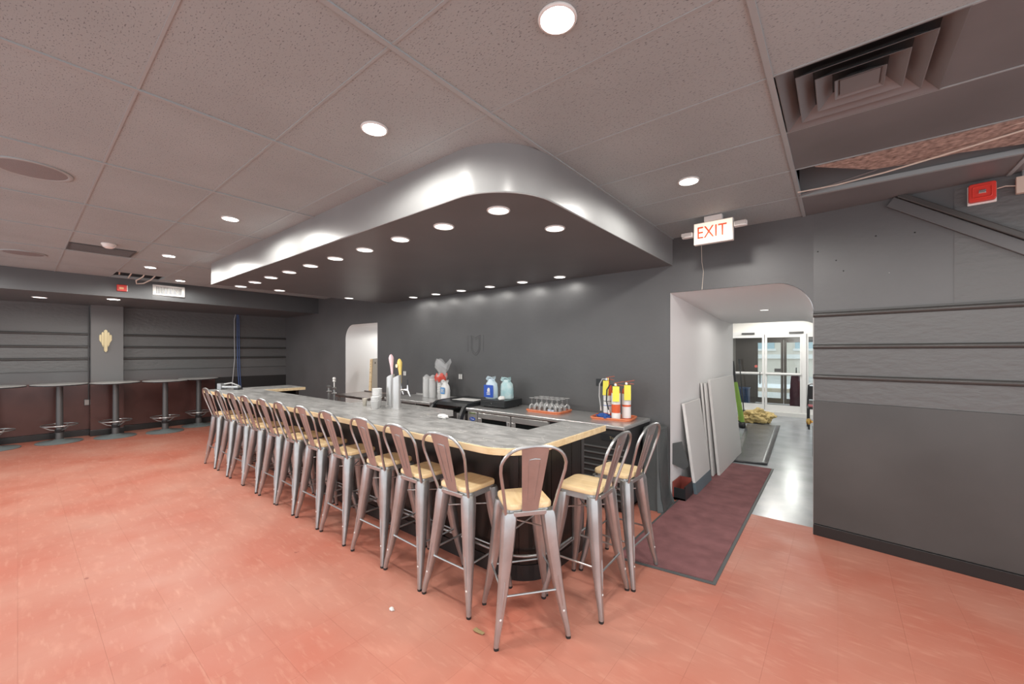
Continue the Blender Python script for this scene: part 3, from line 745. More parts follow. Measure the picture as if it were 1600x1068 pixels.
cupstack('single small cup on the bar left of the cup stacks', -4.13, 2.46, TZ, 1, .028, cat='cup', m=mat('cream_cup', (.75, .7, .6), .4), ht=.08)
tag(obj('crumpled_paper', lumpy((.06, .035, .022), .35, 2.5, 3, 3), LABELW, None, loc=(-2.78, 2.43, TZ + .019)), 'crumpled white paper on the bar inner edge', 'paper')
# power supply / tools at far bar end
tool = thing('metal_clamp', 'grey metal hardware lying on the far end of the bar', 'hardware', (-7.58, 2.15, TZ), .6)
obj('body', B(-.16, .16, -.035, .035, .03, .06), STEELG, tool, bevel=.006)
obj('jaw', MB().prism([(-.2, -.03), (-.12, -.05), (-.10, .03), (-.18, .06)], 0, .10), STEELG, tool, bevel=.005)
obj('arm', MB().tube([(-.14, 0, .08), (0, .03, .105), (.14, .02, .06)], .012, 8), STEELG, tool, smooth=True)
obj('foot', B(.1, .18, -.05, .05, 0, .03), BLKPL, tool, bevel=.004)

# ---- things on the back bar
for k, (x, hgt) in enumerate([(-5.36, 19), (-5.20, 17)]):
    t = cupstack(['tall sleeve of white foam cups, leftmost on the work table', 'tall sleeve of white foam cups beside the leftmost sleeve'][k], x, 4.33, .90, hgt, .062, pitch=.0125)
    obj('sleeve_bag', MB().lathe([(.066, .002), (.068, .15), (.066, .30), (.05, .35), (.02, .375), (.004, .365)], 16), FILM, t, smooth=True)
cb = thing('bagged_cup_stack', 'clear bag with red print tied over a stack of cups', 'cups', (-5.0, 4.34, .90))
me = MB().lathe([(.05, 0), (.064, .105), (.07, .107), (.07, .112), (.062, .112), (.048, .006)], 18).mesh('cup', PLASTICW, True)
for k in range(11): obj('cup', me, None, cb, loc=(0, 0, k * .014))
bagm = MB(); rg = []
for z, rr, tw in ((.0, .076, 0), (.12, .08, 0), (.24, .078, 0), (.30, .10, .1), (.36, .11, .2), (.42, .07, .3), (.46, .10, .5), (.54, .15, .7), (.60, .13, .9)):
    rg.append([Vector((rr * (1 + .22 * (z > .3) * math.sin(5 * a + z * 20)) * math.cos(a) + .03 * (z > .4), rr * .8 * (1 + .2 * (z > .3) * math.cos(4 * a)) * math.sin(a), z + .05 * (z > .5) * math.sin(3 * a))) for a in [2 * PI * k / 24 for k in range(24)]])
obj('bag', bagm.loft(rg, False), FILM, cb, smooth=True)
rp = MB(); rg = []
for z, rr in ((.285, .094), (.31, .112), (.36, .122), (.40, .10)):
    rg.append([Vector((rr * (1 + .12 * math.sin(7 * a + z * 30)) * math.cos(a), rr * .82 * math.sin(a), z + .02 * math.sin(6 * a))) for a in [PI * .55 + 2 * PI * k / 24 * .8 for k in range(24)]])
n = 24; vs = [p for r_ in rg for p in r_]; obj('red_print', rp.add(vs, [(i * n + k, i * n + k + 1, (i + 1) * n + k + 1, (i + 1) * n + k) for i in range(3) for k in range(n - 1)]), FILMR, cb, smooth=True)
def bagged(name, label, x, y, z, w, h, m, panel=None, text=None, rz=0):
    t = thing(name, label, 'bag', (x, y, z), rz); rg = []
    for f, k in ((0, .9), (.05, 1), (.5, .98), (.72, .88), (.82, .62), (.90, .5), (.95, .75), (1, .8)):
        rg.append([Vector((w * k * (1 + .06 * math.sin(5 * a + f * 9)) * (abs(math.cos(a)) ** .6) * (1 if math.cos(a) > 0 else -1) - .25 * w * max(0, f - .85) * 4, w * .6 * k * math.sin(a), h * f + .02 * math.sin(3 * a) * (f > .85))) for a in [2 * PI * q / 28 for q in range(28)]])
    b_ = obj('bag', MB().loft(rg), m, t, smooth=True)
    if panel:
        pw, p0, p1, pm = panel; yy = -w * .6 - .004
        lb = obj('printed_panel', MB().prism(rrect(-pw, pw, p0, p1, .01), 0, .004, Matrix.Translation((0, yy - .006, 0)) @ Matrix.Rotation(PI / 2, 4, 'X')), pm, t)
        mk = MB()
        for (a, c, d, e) in text or []: mk.box(a, c, yy - .013, yy - .0105, d, e)
        if text: obj('print_mark', mk, LABELW, lb)
    return t
bagged('bagged_cups', 'small clear bag with blue printed label beside the cup stacks', -4.80, 4.25, .90, .085, .30, PLASTICW, (.045, .10, .20, mat('sky_blue_print', (.10, .30, .62), .4)), [(-.025, -.01, .12, .18), (.01, .025, .12, .18), (-.025, .025, .145, .155)])
dr = thing('cash_drawer', 'black cash drawer on the fridge top under the blue bags', 'cash drawer', (-3.63, 4.24, .90), .06)
obj('case', B(-.21, .21, -.20, .20, .012, .105), BLKPL, dr, bevel=.004)
obj('drawer_front', B(-.205, .205, -.212, -.20, .016, .085), BLKPL, dr, bevel=.003)
obj('lock', MB().lathe([(.012, 0), (.010, .006)], 12, M=Matrix.Translation((-.02, -.212, .055)) @ Mf), CHROME, dr)
for sx in (-.17, .17):
    for sy in (-.16, .16): obj('foot', MB().lathe([(.012, 0), (.012, .013)], 8, (sx, sy, 0)), RUBBER, dr)
bagged('napkin_pack', 'plastic pack with deep blue printed front on the cash drawer', -3.77, 4.19, 1.006, .095, .29, mat('pale_blue_plastic', (.62, .76, .84), .3), (.082, .02, .19, BLUE), [(-.03, .03, .055, .065), (-.03, .03, .075, .087), (-.02, .025, .095, .135), (-.01, .02, .135, .15)], .06)
bagged('napkin_pack', 'crinkled teal plastic pack on the right of cash drawer', -3.585, 4.30, 1.006, .095, .28, TEAL, None, None, .3)
tag(obj('folded_tissue', lumpy((.05, .04, .03), .3, 2, 5, 3), LABELW, None, loc=(-3.51, 4.10, 1.031)), 'small white crumpled tissue on the cash drawer edge', 'tissue')

gt = thing('bar_tray', 'orange tray holding upside down wine glasses', 'tray', (-2.84, 4.24, .90), .02)
obj('base', MB().prism(rrect(-.24, .24, -.17, .17, .05), 0, .012), TRAY, gt)
rim = rrect(-.245, .245, -.175, .175, .05)
obj('rim', MB().tube([(x, y, .022) for x, y in rim], .010, 6, True), TRAY, gt, smooth=True)
wg = None
for i in range(6):
    for j in range(3):
        x = -2.84 - .195 + i * .078; y = 4.24 - .10 + j * .11; lab = 'upside down wine glass in the %s row on the orange tray, %s from the left' % (('front', 'middle', 'back')[j], ords[i])
        if wg is None:
            wg = thing('wine_glass', lab, 'glass', (x, y, .912), 0, 'upside down wine glasses on the orange tray')
            obj('bowl', MB().lathe([(.032, 0), (.037, .03), (.036, .055), (.022, .075), (.006, .085), (.003, .08), (.020, .07), (.034, .052), (.035, .03), (.030, .001)], 16), GLASS, wg, smooth=True)
            obj('stem', MB().lathe([(.004, .084), (.0035, .15)], 8), GLASS, wg, smooth=True)
            obj('foot', MB().lathe([(.004, .15), (.034, .156), (.034, .159), (.001, .160)], 16), GLASS, wg, smooth=True)
        else: dup(wg, (x, y, .912), 0, lab)
tag(obj('paper_note', MB().box(-.05, .04, -.002, 0, 0, .035), mat('note_blue', (.55, .65, .8), .6), None, loc=(-2.72, 4.108, .913)), 'small pale blue paper note on the tray front edge', 'note')

et = thing('bar_tray', 'orange tray holding three fire extinguishers', 'tray', (-1.95, 4.25, .90), .15)
obj('base', MB().prism(rrect(-.24, .20, -.15, .17, .05), 0, .012), TRAY, et)
obj('rim', MB().tube([(x, y, .020) for x, y in rrect(-.245, .205, -.155, .175, .05)], .009, 6, True), TRAY, et, smooth=True)
def extinguisher(label, x, y, hz, rz, bands, nozzle):
    t = thing('fire_extinguisher', label, 'extinguisher', (x, y, .912), rz, 'fire extinguishers on the orange tray'); r_ = .048
    obj('cylinder', MB().lathe([(.001, 0), (r_ * .92, 0), (r_, .01), (r_, hz * .80), (r_ * .85, hz * .88), (.02, hz * .93), (.018, hz), (.001, hz)], 22), ORANGE, t, smooth=True)
    for z0, z1, m in bands: obj('label_band', MB().lathe([(r_ + .001, hz * z0), (r_ + .0012, hz * z1)], 22, caps=False), m, t, smooth=True)
    v = obj('valve', MB().lathe([(.018, hz), (.02, hz + .01), (.014, hz + .035), (.001, hz + .035)], 12), BRASS, t, smooth=True)
    obj('lever', MB().tube([(-.02, 0, hz + .035), (.03, 0, hz + .045), (.085, 0, hz + .055)], .006, 6), mat('lever_brown', (.35, .12, .09), .4), v, smooth=True)
    obj('carry_handle', MB().tube([(-.01, 0, hz + .02), (.04, 0, hz + .018), (.08, 0, hz + .012)], .006, 6), mat('lever_brown', (.35, .12, .09)), v, smooth=True)
    obj('gauge', MB().lathe([(.014, 0), (.014, .01)], 12, M=Matrix.Translation((0, -.02, hz + .02)) @ Mf), CHROME, v, smooth=True)
    if nozzle: obj('hose', MB().tube([(-.015, -.01, hz + .015), (-.06, -.015, hz + .02), (-.095, -.02, hz - .04), (-.10, -.02, hz * .55), (-.075, -.03, hz * .28)], .008, 8), mat('hose_grey', (.45, .46, .46), .4) if nozzle == 1 else BLKPL, t, smooth=True)
    if nozzle: obj('nozzle', MB().tube([(-.075, -.03, hz * .28), (-.068, -.034, hz * .16)], [.010, .014], 8), PINKSTEEL, t, smooth=True)
    tg = MB().box(-.036, .036, -.001, .001, -.165, 0, Matrix.Translation((.012, -r_ - .012, hz + .005)) @ Matrix.Rotation(-.06, 4, 'X'))
    obj('inspection_tag', tg, YELLOW, t)
    return t
extinguisher('fire extinguisher with grey hose, left one on the tray', -2.05, 4.27, .41, -.1, [(.12, .60, LABELW), (.30, .33, BLUE), (.40, .45, BLKPL)], 1)
extinguisher('fire extinguisher with broad red band, front one on the tray', -1.905, 4.17, .36, .25, [(.02, .20, LABELW), (.46, .80, LABELW)], 2)
extinguisher('fire extinguisher with white body, right rear one on the tray', -1.835, 4.29, .37, .4, [(.02, .36, LABELW), (.42, .75, LABELW)], 0)
tag(obj('blue_cloth', lumpy((.075, .05, .035), .5, 2.2, 9, 4, -.02), mat('navy_cloth', (.03, .09, .32), .8), None, loc=(-2.03, 4.13, .934)), 'blue rag heaped on the extinguisher tray', 'cloth')
tag(obj('dark_cord', MB().tube([(-.06, 0, .008), (-.02, -.02, .012), (.0, .01, .01), (.03, -.015, .012), (.05, .01, .008)], .007, 6), RUBBER, None, smooth=True, loc=(-2.11, 4.10, .912)), 'short black cord on the extinguisher tray corner', 'cord')

def outlet(name, label, x, z, m, w=.05, h=.08, two=True):
    t = thing(name, label, 'outlet', (x, WY, z))
    obj('plate', B(-w, w, -.008, 0, -h / 2 - .01, h / 2 + .01), BLACKW if m is WHITEPL else m, t, bevel=.003)
    for sx in ((-.022, .022) if two else (0,)): obj('receptacle', B(sx - .017, sx + .017, -.014, -.007, -h / 2, h / 2), m, t, bevel=.004)
outlet('wall_outlet', 'white double receptacle on black wall behind the beer towers', -6.286, 1.255, WHITEPL)
outlet('wall_outlet', 'white double receptacle on black wall right of the cup bags', -4.789, 1.252, WHITEPL)
outlet('wall_outlet', 'black wide outlet box on wall behind the extinguishers', -2.26, 1.275, BLKPL, .09, .07)

# leaning wooden board, standpipes
wb = thing('leaning_board', 'wooden frame with grey panel and bolt holes leaning by the alcove', 'board', (-7.94, 4.95, 0), 0)
Ml = Matrix.Rotation(math.radians(-5), 4, 'X') @ Matrix.Rotation(math.radians(-4), 4, 'Y')
obj('panel', MB().box(-.15, .40, .0, .03, 0, 1.52, Ml), mat('taupe_panel', (.38, .36, .31), .6), wb)
obj('stile', MB().box(-.235, -.15, -.02, .03, 0, 1.52, Ml), PINE, wb, bevel=.004)
for z in (1.2, 1.33, 1.39, 1.46): obj('bolt_hole', MB().box(-.20, -.188, -.0225, -.019, z, z + .025, Ml), RUBBER, wb)
for x in (-.06, .05): obj('bolt_hole', MB().box(x, x + .03, -.003, .002, 1.40, 1.445, Ml), RUBBER, wb)
for x, y, h, lab in ((-7.05, 3.5, 1.02, 'shorter capped standpipe behind the left bar return'), (-6.86, 3.5, 1.0, 'standpipe with white valve cap behind the left bar return')):
    t = thing('standpipe', lab, 'pipe', (x, y, 0))
    obj('pipe', MB().tube([(0, 0, 0), (0, 0, h)], .022, 10), STEELG, t, smooth=True)
    obj('collar', MB().lathe([(.03, h - .08), (.045, h - .07), (.03, h - .055)], 12), STEELG, t, smooth=True)
    obj('cap', MB().lathe([(.028, h), (.034, h + .01), (.034, h + .035), (.012, h + .045)], 12), STEELG, t, smooth=True)
    if h < 1.01:
        obj('valve_stem', MB().tube([(0, 0, h + .04), (0, 0, h + .14)], .010, 8), WHITEPL, t, smooth=True)
        obj('valve_cap', MB().lathe([(.02, h + .13), (.028, h + .14), (.02, h + .165), (.03, h + .18), (.022, h + .21), (.002, h + .215)], 12), WHITEPL, t, smooth=True)

# ================================================================== HUNG / MOUNTED THINGS
ex = thing('exit_sign', 'lit white EXIT sign with red letters and two emergency lamp heads', 'exit sign', (-.885, 4.02, 2.865), 0)
hs = obj('housing', B(-.165, .165, -.025, .025, -.215, -.015), WHITEPL, ex, bevel=.006)
fm = mat('lit_sign_face', (1, .86, .72), .5, emit=.55)
fc = obj('face', B(-.158, .158, -.029, -.024, -.208, -.022), fm, ex)
lt = text_mesh('EXIT', .155, mat('exit_red', (.85, .10, .03), .4, emit=.25), .80, .001); o = obj('lettering', lt, None, fc); o.location = (-.01, -.0305, -.115); o.rotation_euler = (PI / 2, 0, 0)
obj('canopy_mount', B(-.075, .075, -.03, .03, -.015, .036), WHITEPL, ex, bevel=.006)
for sx in (-1, 1):
    hd = obj('lamp_head', MB().prism([(0, -.03), (.07, -.035), (.10, -.012), (.10, .02), (.07, .03), (0, .03)] if sx > 0 else [(0, -.03), (0, .03), (-.07, .03), (-.10, .02), (-.10, -.012), (-.07, -.035)], -.03, .015, Matrix.Translation((sx * .172, -.01, -.105 if sx < 0 else -.075))), WHITEPL, ex, bevel=.006)
    obj('lamp_lens', MB().box(sx * .182 if sx > 0 else -.268, .268 if sx > 0 else -.182, -.052, -.044, -.125 if sx < 0 else -.095, -.095 if sx < 0 else -.065), mat('lens_grey', (.45, .42, .40), .3), hd)
tag(obj('thin_cord', MB().tube([(-1.12, WY - .01, 2.78), (-1.115, WY - .012, 2.6), (-1.10, WY - .01, 2.5), (-1.115, WY - .008, 2.312)], .003, 6), WIRE, None, smooth=True), 'thin pale cord hanging from the exit sign down to the arch', 'cord')

al = thing('fire_alarm', 'red fire alarm strobe on the dark wall below the broken ceiling', 'alarm', (.815, 4.435, 2.80), wr.rotation_euler[2])
obj('backplate', B(-.07, .07, -.02, .0, -.072, .068), WHITEPL, al, bevel=.004)
obj('body', MB().prism(rrect(-.066, .066, -.06, .07, .015), 0, .045, Matrix.Translation((0, -.018, 0)) @ Mf), REDPL, al, bevel=.006)
obj('bezel', MB().tube([(x, -.064, z) for x, z in rrect(-.045, .045, -.035, .045, .01)], .005, 6, True), REDPL, al, smooth=True)
obj('strobe', B(-.018, .018, -.072, -.06, -.008, .018), CHROME, al, bevel=.004)
jb = thing('junction_box', 'cream junction box with two conduits at right picture edge', 'box', (1.02, 4.40, 2.81), wr.rotation_euler[2])
obj('box', B(-.055, .075, -.045, 0, -.06, .055), mat('cream_metal', (.66, .54, .45), .5), jb, bevel=.004)
for sx in (-.02, .02): obj('conduit', MB().tube([(sx, -.02, .05), (sx, -.02, .1)], .009, 8), STEELG, jb, smooth=True)
obj('link_cable', MB().tube([(-.14, -.02, .005), (-.10, -.025, .01), (-.055, -.02, .0)], .004, 6), WIRE, jb, smooth=True)

df = thing('ceiling_diffuser', 'dark painted square air diffuser with stepped louvres in the ceiling', 'air vent', (.078, 2.47, CZ), 0)
obj('backing', B(-.29, .29, -.29, .29, .045, .06), RUBBER, df)
for k in range(4):
    a = .30 - k * .07; b_ = a - .062
    vs = [Vector((sx * a, sy * a, -.004)) for sx, sy in ((-1, -1), (1, -1), (1, 1), (-1, 1))] + [Vector((sx * b_, sy * b_, .042)) for sx, sy in ((-1, -1), (1, -1), (1, 1), (-1, 1))] + \
         [Vector((sx * (a - .004), sy * (a - .004), -.004)) for sx, sy in ((-1, -1), (1, -1), (1, 1), (-1, 1))]
    fs = [(i, (i + 1) % 4, 4 + (i + 1) % 4, 4 + i) for i in range(4)] + [(8 + i, 8 + (i + 1) % 4, 4 + (i + 1) % 4, 4 + i) for i in range(4)] + [(i, (i + 1) % 4, 8 + (i + 1) % 4, 8 + i) for i in range(4)]
    obj('louvre_ring', MB().add(vs, fs), DARKPANEL, df)
obj('centre_plate', B(-.07, .07, -.07, .07, .0, .006), DARKPANEL, df)
wires = [('white braided cable sagging along the broken ceiling bay', [(-.24, 3.80, 2.885), (.0, 3.78, 2.875), (.25, 3.74, 2.88), (.5, 3.66, 2.885), (.8, 3.56, 2.895), (1.3, 3.45, 2.90), (2.0, 3.40, 2.90)], .0055),
         ('thin cream wire near the right end of broken ceiling bay', [(.48, 3.58, 2.93), (.62, 3.50, 2.915), (.85, 3.44, 2.90), (1.4, 3.40, 2.89)], .004)]
for lab, pth, r_ in wires: tag(obj('ceiling_wire', MB().tube(pth, r_, 8), WIRE, None, smooth=True), lab, 'cable')

def speaker(label, x, y):
    t = thing('ceiling_speaker', label, 'speaker', (x, y, CZ - .002))
    obj('rim', MB().lathe([(.17, -.004), (.185, -.008), (.195, -.004), (.195, .004), (.165, .004), (.17, -.004)], 32, caps=False), TBAR, t, smooth=True)
    obj('grille', MB().lathe([(.001, -.010), (.09, -.008), (.168, -.003), (.168, .003), (.001, .003)], 32), mat('speaker_mesh', (.26, .25, .25), .6, bump=.6, bscale=250), t, smooth=True)
speaker('round ceiling speaker nearest the left picture edge', -4.30, .06)
speaker('round ceiling speaker farther off near the dark linear vent', -8.0, .05)
lv = thing('linear_vent', 'dark slotted vent panel in the ceiling beside the smoke detector', 'air vent', (-7.0, .65, CZ))
obj('frame', MB().box(-.22, .22, -.285, -.265, -.012, .002).box(-.22, .22, .265, .285, -.012, .002).box(-.22, -.2, -.265, .265, -.012, .002).box(.2, .22, -.265, .265, -.012, .002), GREYMETAL, lv)
obj('backing', B(-.2, .2, -.265, .265, -.002, .001), GREYMETAL, lv)
for k in range(12): obj('slat', B(-.2 + k * .034, -.185 + k * .034, -.265, .265, -.010, -.002), DARKPANEL, lv)
sd = thing('smoke_detector', 'white domed smoke detector on the ceiling above the linear vent', 'smoke detector', (-6.56, .665, CZ))
obj('base', MB().lathe([(.001, 0), (.065, 0), (.065, -.015), (.06, -.02), (.001, -.02)], 24), WHITEPL, sd, smooth=True)
obj('dome', MB().lathe([(.055, -.02), (.052, -.038), (.03, -.052), (.001, -.055)], 24), WHITEPL, sd, smooth=True)
# open hatch wires
for lab, pth in (('curled pale cable looping out of the open ceiling hatch', [(-9.05, 1.50, 2.98), (-9.15, 1.44, 2.89), (-9.25, 1.36, 2.83), (-9.30, 1.28, 2.82), (-9.2, 1.26, 2.86), (-9.1, 1.33, 2.92), (-9.0, 1.36, 3.0)]),
                 ('short straight wire in the open ceiling hatch', [(-8.95, 1.2, 3.0), (-9.25, 1.17, 2.90)]), ('pale bent rod at the near end of ceiling hatch', [(-8.8, .99, 2.96), (-8.9, 1.03, 2.99), (-9.15, 1.05, 2.93)])):
    tag(obj('hatch_wire', MB().tube(pth, .010, 8), WIRE, None, smooth=True), lab, 'cable')
struct('trim_3', MB().box(-9.36, -9.32, .97, 1.56, 2.895, 2.92).box(-9.26, -9.23, .97, 1.56, 2.90, 2.925), TBAR)

GRILLEW = mat('grille_white', (.62, .62, .60), .5)
ag = thing('wall_grille', 'white rectangular air grille on the beam face', 'air vent', (-9.435, 1.73, 2.76), 0)
ag.rotation_euler = (0, 0, -math.atan2(.30, 3.07) * 0)
ag.location = (-9.445, 1.73, 2.76)
obj('frame', MB().box(0, .035, -.225, .225, .062, .092).box(0, .035, -.225, .225, -.092, -.062).box(0, .035, -.225, -.185, -.062, .062).box(0, .035, .185, .225, -.062, .062), GRILLEW, ag, bevel=.003)
obj('backing', B(0, .008, -.19, .19, -.07, .07), GREYMETAL, ag)
for k in range(18): obj('fin', B(.008, .024, -.182 + k * .0212, -.174 + k * .0212, -.064, .064), GRILLEW, ag)
a2 = thing('fire_alarm', 'small red fire alarm strobe on the beam above the pilaster', 'alarm', (-9.42, 1.11, 2.735))
obj('body', B(0, .04, -.062, .062, -.055, .055), REDPL, a2, bevel=.008)
obj('strobe', B(.04, .05, -.035, .02, -.022, .012), mat('amber_lens', (.85, .45, .2), .3), a2, bevel=.003)
obj('side_plate', B(.0, .042, .062, .07, -.05, .05), WHITEPL, a2)

sc = thing('wall_sconce', 'gold fan shaped art deco sconce on the pilaster', 'sconce', (-11.378, 1.107, 1.89))
for k, (y0, y1, zt, zb) in enumerate([(-.024, .024, .21, -.21), (-.056, -.026, .165, -.11), (.026, .056, .165, -.11), (-.088, -.058, .115, -.03), (.058, .088, .115, -.03)]):
    xo = .045 - .012 * (k > 0) - .012 * (k > 2); ym = (y0 + y1) / 2
    pl = [(y0, zt - .02), (y0, zb + .03 * (k > 0)), (ym * .8, zb - .03), (y1, zb + .03 * (k > 0)), (y1, zt - .02), (ym, zt)]
    obj('plume', MB().prism(pl, 0, xo, MYZ), GOLD, sc)
ob = thing('wall_outlet', 'grey outlet box with conduit at the pilaster base', 'outlet', (LX + .02, .862, .66))
obj('box', B(0, .05, -.035, .035, -.06, .06), GREYMETAL, ob, bevel=.004)
obj('plate', B(.05, .055, -.03, .03, -.05, .05), mat('plate_grey', (.4, .38, .36), .4), ob)
obj('conduit', MB().tube([(.02, .025, .06), (.02, .03, 1.9)], .008, 6), GREYMETAL, ob, smooth=True)
for y, m, lab, r_ in ((3.37, mat('grey_cord', (.42, .43, .44), .5), 'grey cord hanging down the left wall, left of the blue pair', .010), (3.43, BLUEW, 'blue cord hanging down the left wall, middle of three', .010), (3.47, BLUEW, 'blue cord hanging down the left wall, rightmost of three', .009)):
    sgn = -1 if m is not BLUEW else .5
    tag(obj('hanging_cord', MB().tube([(LX + .05, y * .6 + 3.43 * .4, 2.58), (LX + .05, y - .005, 2.45), (LX + .045, y, 2.0), (LX + .05, y + .005, 1.5), (LX + .06, y + .03 * sgn, 1.1), (LX + .08, y + .07 * sgn, .70)], r_, 8), m, None, smooth=True), lab, 'cord')

# ================================================================== PASSAGE AND LOBBY THINGS
rm = thing('floor_mat', 'maroon carpet runner with grey rubber border in the archway', 'mat', (0, 0, 0))
def mat_piece(poly, inset, z, m, b):
    pass
mp = [(-1.40, 3.02), (-.672, 3.11), (-.70, 6.72), (-1.385, 6.70)]
cx = sum(p[0] for p in mp) / 4; cy = sum(p[1] for p in mp) / 4
obj('rubber_border', MB().prism(mp, .001, .006), mat('grey_rubber', (.10, .11, .11), .6), rm)
obj('carpet', MB().prism([(x + (.024 if x < cx else -.024), y + (.03 if y < cy else -.03)) for x, y in mp], .004, .012), CARPET, rm)
bmp = thing('floor_mat', 'black vinyl runner beyond the maroon mat', 'mat', (0, 0, 0))
P_ = [Vector((-1.244, 6.80, 0)), Vector((-.80, 6.90, 0)), Vector((-1.0, 10.75, 0)), Vector((-1.60, 10.45, 0))]
gv = []; gf = []; nu, nv = 6, 40
for i in range(nv + 1):
    for j in range(nu + 1):
        a = P_[0].lerp(P_[1], j / nu); b_ = P_[3].lerp(P_[2], j / nu); p = a.lerp(b_, i / nv)
        p.z = .006 + .007 * (1 + noise.noise(Vector((j * .15, i * .55, 2)))); gv.append(p)
for i in range(nv):
    for j in range(nu): a = i * (nu + 1) + j; gf.append((a, a + 1, a + nu + 2, a + nu + 1))
bo = obj('sheet', MB().add(gv, gf), BLKMAT, bmp, smooth=True); d = bo.modifiers.new('s', 'SOLIDIFY'); d.thickness = .006; d.offset = -1
def leaning(label, y0, y1, xb, xt, h, th, face=BOARD, kick=False):
    t = thing('drywall_sheet', label, 'panel', (0, 0, 0), 0, 'white boards leaning on the passage wall')
    ang = math.atan2(xb - xt, h); L_ = h / math.cos(ang); M = Matrix.Translation((xb, 0, .013)) @ Matrix.Rotation(-ang, 4, 'Y')
    obj('board', MB().box(-th, 0, y0, y1, .0, L_, M), face, t, bevel=.003)
    obj('edge_strip', MB().box(-th, .001, y0 - .004, y0, 0, L_, M), LABELW, t)
    obj('top_strip', MB().box(-th, .001, y0, y1, L_, L_ + .004, M), LABELW, t)
    if kick: obj('kick_strip', MB().box(-th - .001, .003, y0 - .005, y1 + .001, .0, .13, M), mat('kick_blue_grey', (.13, .18, .21), .5), t)
    return t
leaning('short white board with blue grey foot, nearest of the leaning boards', 4.93, 5.62, -1.26, -1.395, 1.03, .03, BOARD, True)
leaning('tall white board, rearmost against the passage wall', 5.78, 7.30, -1.31, -1.41, 1.22, .024)
leaning('tall white board, middle of the three tall leaning boards', 5.80, 7.2, -1.275, -1.372, 1.22, .024)
leaning('wide tall grey-white board, front of the leaning boards', 5.88, 7.42, -1.215, -1.335, 1.26, .03)

# tarp covered box beside the fridge
tp = thing('covered_box', 'grey tarp draped over a box beside the fridge end', 'tarp', (0, 0, 0))
obj('box', B(-1.60, -1.46, 4.22, 4.52, .0, .82), RUBBER, tp)
rg = []
for z, e_, w in ((.0, .06, .05), (.03, .055, .05), (.12, .03, .03), (.4, .012, .012), (.7, .008, .008), (.83, .004, .004), (.845, -.02, 0)):
    ring = []
    for k in range(48):
        u = k / 48; pr = rrect(-1.625 - e_ * .1, -1.46 + e_, 4.22 - e_, 4.53, .03, 11)
        x, y = pr[k % len(pr)]
        ring.append(Vector((x + w * math.sin(k * 1.3) * .5, y + w * math.sin(k * .9 + 1) * .5, z)))
    rg.append(ring)
obj('tarp', MB().loft(rg), TARP, tp, smooth=True)
# low red-lined crate by the wall
CRATER = mat('dull_red', (.28, .06, .045), .6)
ck = thing('red_crate', 'dark low crate with red inside between tarp and white boards', 'crate', (-1.365, 4.77, 0))
obj('base', B(-.07, .06, -.14, .14, .012, .03), CRATER, ck)
obj('side', B(.05, .065, -.14, .14, .012, .16), BLKPL, ck); obj('side', B(-.075, -.06, -.14, .14, .012, .2), CRATER, ck)
obj('side', B(-.06, .05, .13, .14, .012, .2), CRATER, ck); obj('side', B(-.06, .05, -.14, -.13, .012, .14), BLKPL, ck)
dp = tag(obj('draped_cloth', MB().prism([(-.12, 0), (.03, .02), (.12, -.26), (.06, -.30), (-.11, -.22)], 0, .012, Matrix.Translation((-1.395, 4.72, .62)) @ Matrix.Rotation(PI / 2, 4, 'X') @ Matrix.Rotation(.9, 4, 'Y')), TARP, None, bevel=.003), 'grey cloth flap hanging at the arch left jamb', 'cloth')

# insulation heap, green tool, bin, broom
hp = thing('insulation_roll', 'crumpled heap of yellow insulation on the lobby floor', 'insulation', (-1.50, 10.95, 0))
obj('heap', lumpy((.27, .2, .17), .5, 1.7, 1, 5, -.13), INSUL, hp, smooth=True, loc=(.06, 0, .138))
obj('fold', lumpy((.18, .14, .09), .5, 1.8, 4, 5, -.06), INSUL, hp, smooth=True, loc=(-.2, -.1, .065))
gs = thing('green_scooter', 'lime green folded handle tool leaning by the passage end', 'tool', (-1.63, 10.0, 0), 0)
obj('handle', MB().tube([(0, 0, .10), (-.07, .05, .55), (-.15, .1, .98)], [.055, .05, .045], 12), GREEN, gs, smooth=True)
obj('grip', MB().tube([(-.15, .1, .98), (-.20, .13, 1.45)], [.03, .025], 10), BLKPL, gs, smooth=True)
obj('hinge', MB().lathe([(.06, .0), (.075, .03), (.07, .09), (.05, .13)], 14), BLKPL, gs, smooth=True)
obj('wheel', MB().lathe([(.03, -.02), (.055, -.02), (.055, .02), (.03, .02)], 16, M=Matrix.Translation((.03, -.06, .056)) @ Matrix.Rotation(PI / 2, 4, 'Y')), RUBBER, gs, smooth=True)
obj('strap', MB().tube([(-.02, -.04, .12), (-.12, -.05, .18), (-.10, -.03, .28)], .012, 6), BLKPL, gs, smooth=True)
bl = thing('blue_bin', 'blue ribbed bin standing behind the left glass door', 'bin', (-2.16, 13.0, .02))
obj('shell', MB().prism(rrect(-.22, .22, -.17, .17, .04), 0, .62), mat('navy_plastic', (.03, .07, .20), .4), bl)
for k in range(5): obj('rib', B(-.20 + k * .095, -.18 + k * .095, -.18, -.168, .03, .6), mat('blue_plastic', (.08, .16, .34), .4), bl)
obj('rim', MB().tube([(x, y, .62) for x, y in rrect(-.225, .225, -.175, .175, .04)], .014, 6, True), mat('blue_plastic', (0, 0, 0)), bl, smooth=True)
bw = thing('long_broom', 'dark long handled shovel leaning by the left glass door', 'tool', (-2.02, 12.3, 0))
obj('shaft', MB().tube([(.06, 0, .06), (-.06, .1, 1.35)], .014, 8), BLKPL, bw, smooth=True)
obj('grip', MB().tube([(-.06, .1, 1.33), (-.075, .11, 1.46)], [.022, .03], 8), BLKPL, bw, smooth=True)
obj('blade', B(-.06, .18, -.015, .015, .0, .10), BLKPL, bw, bevel=.006)
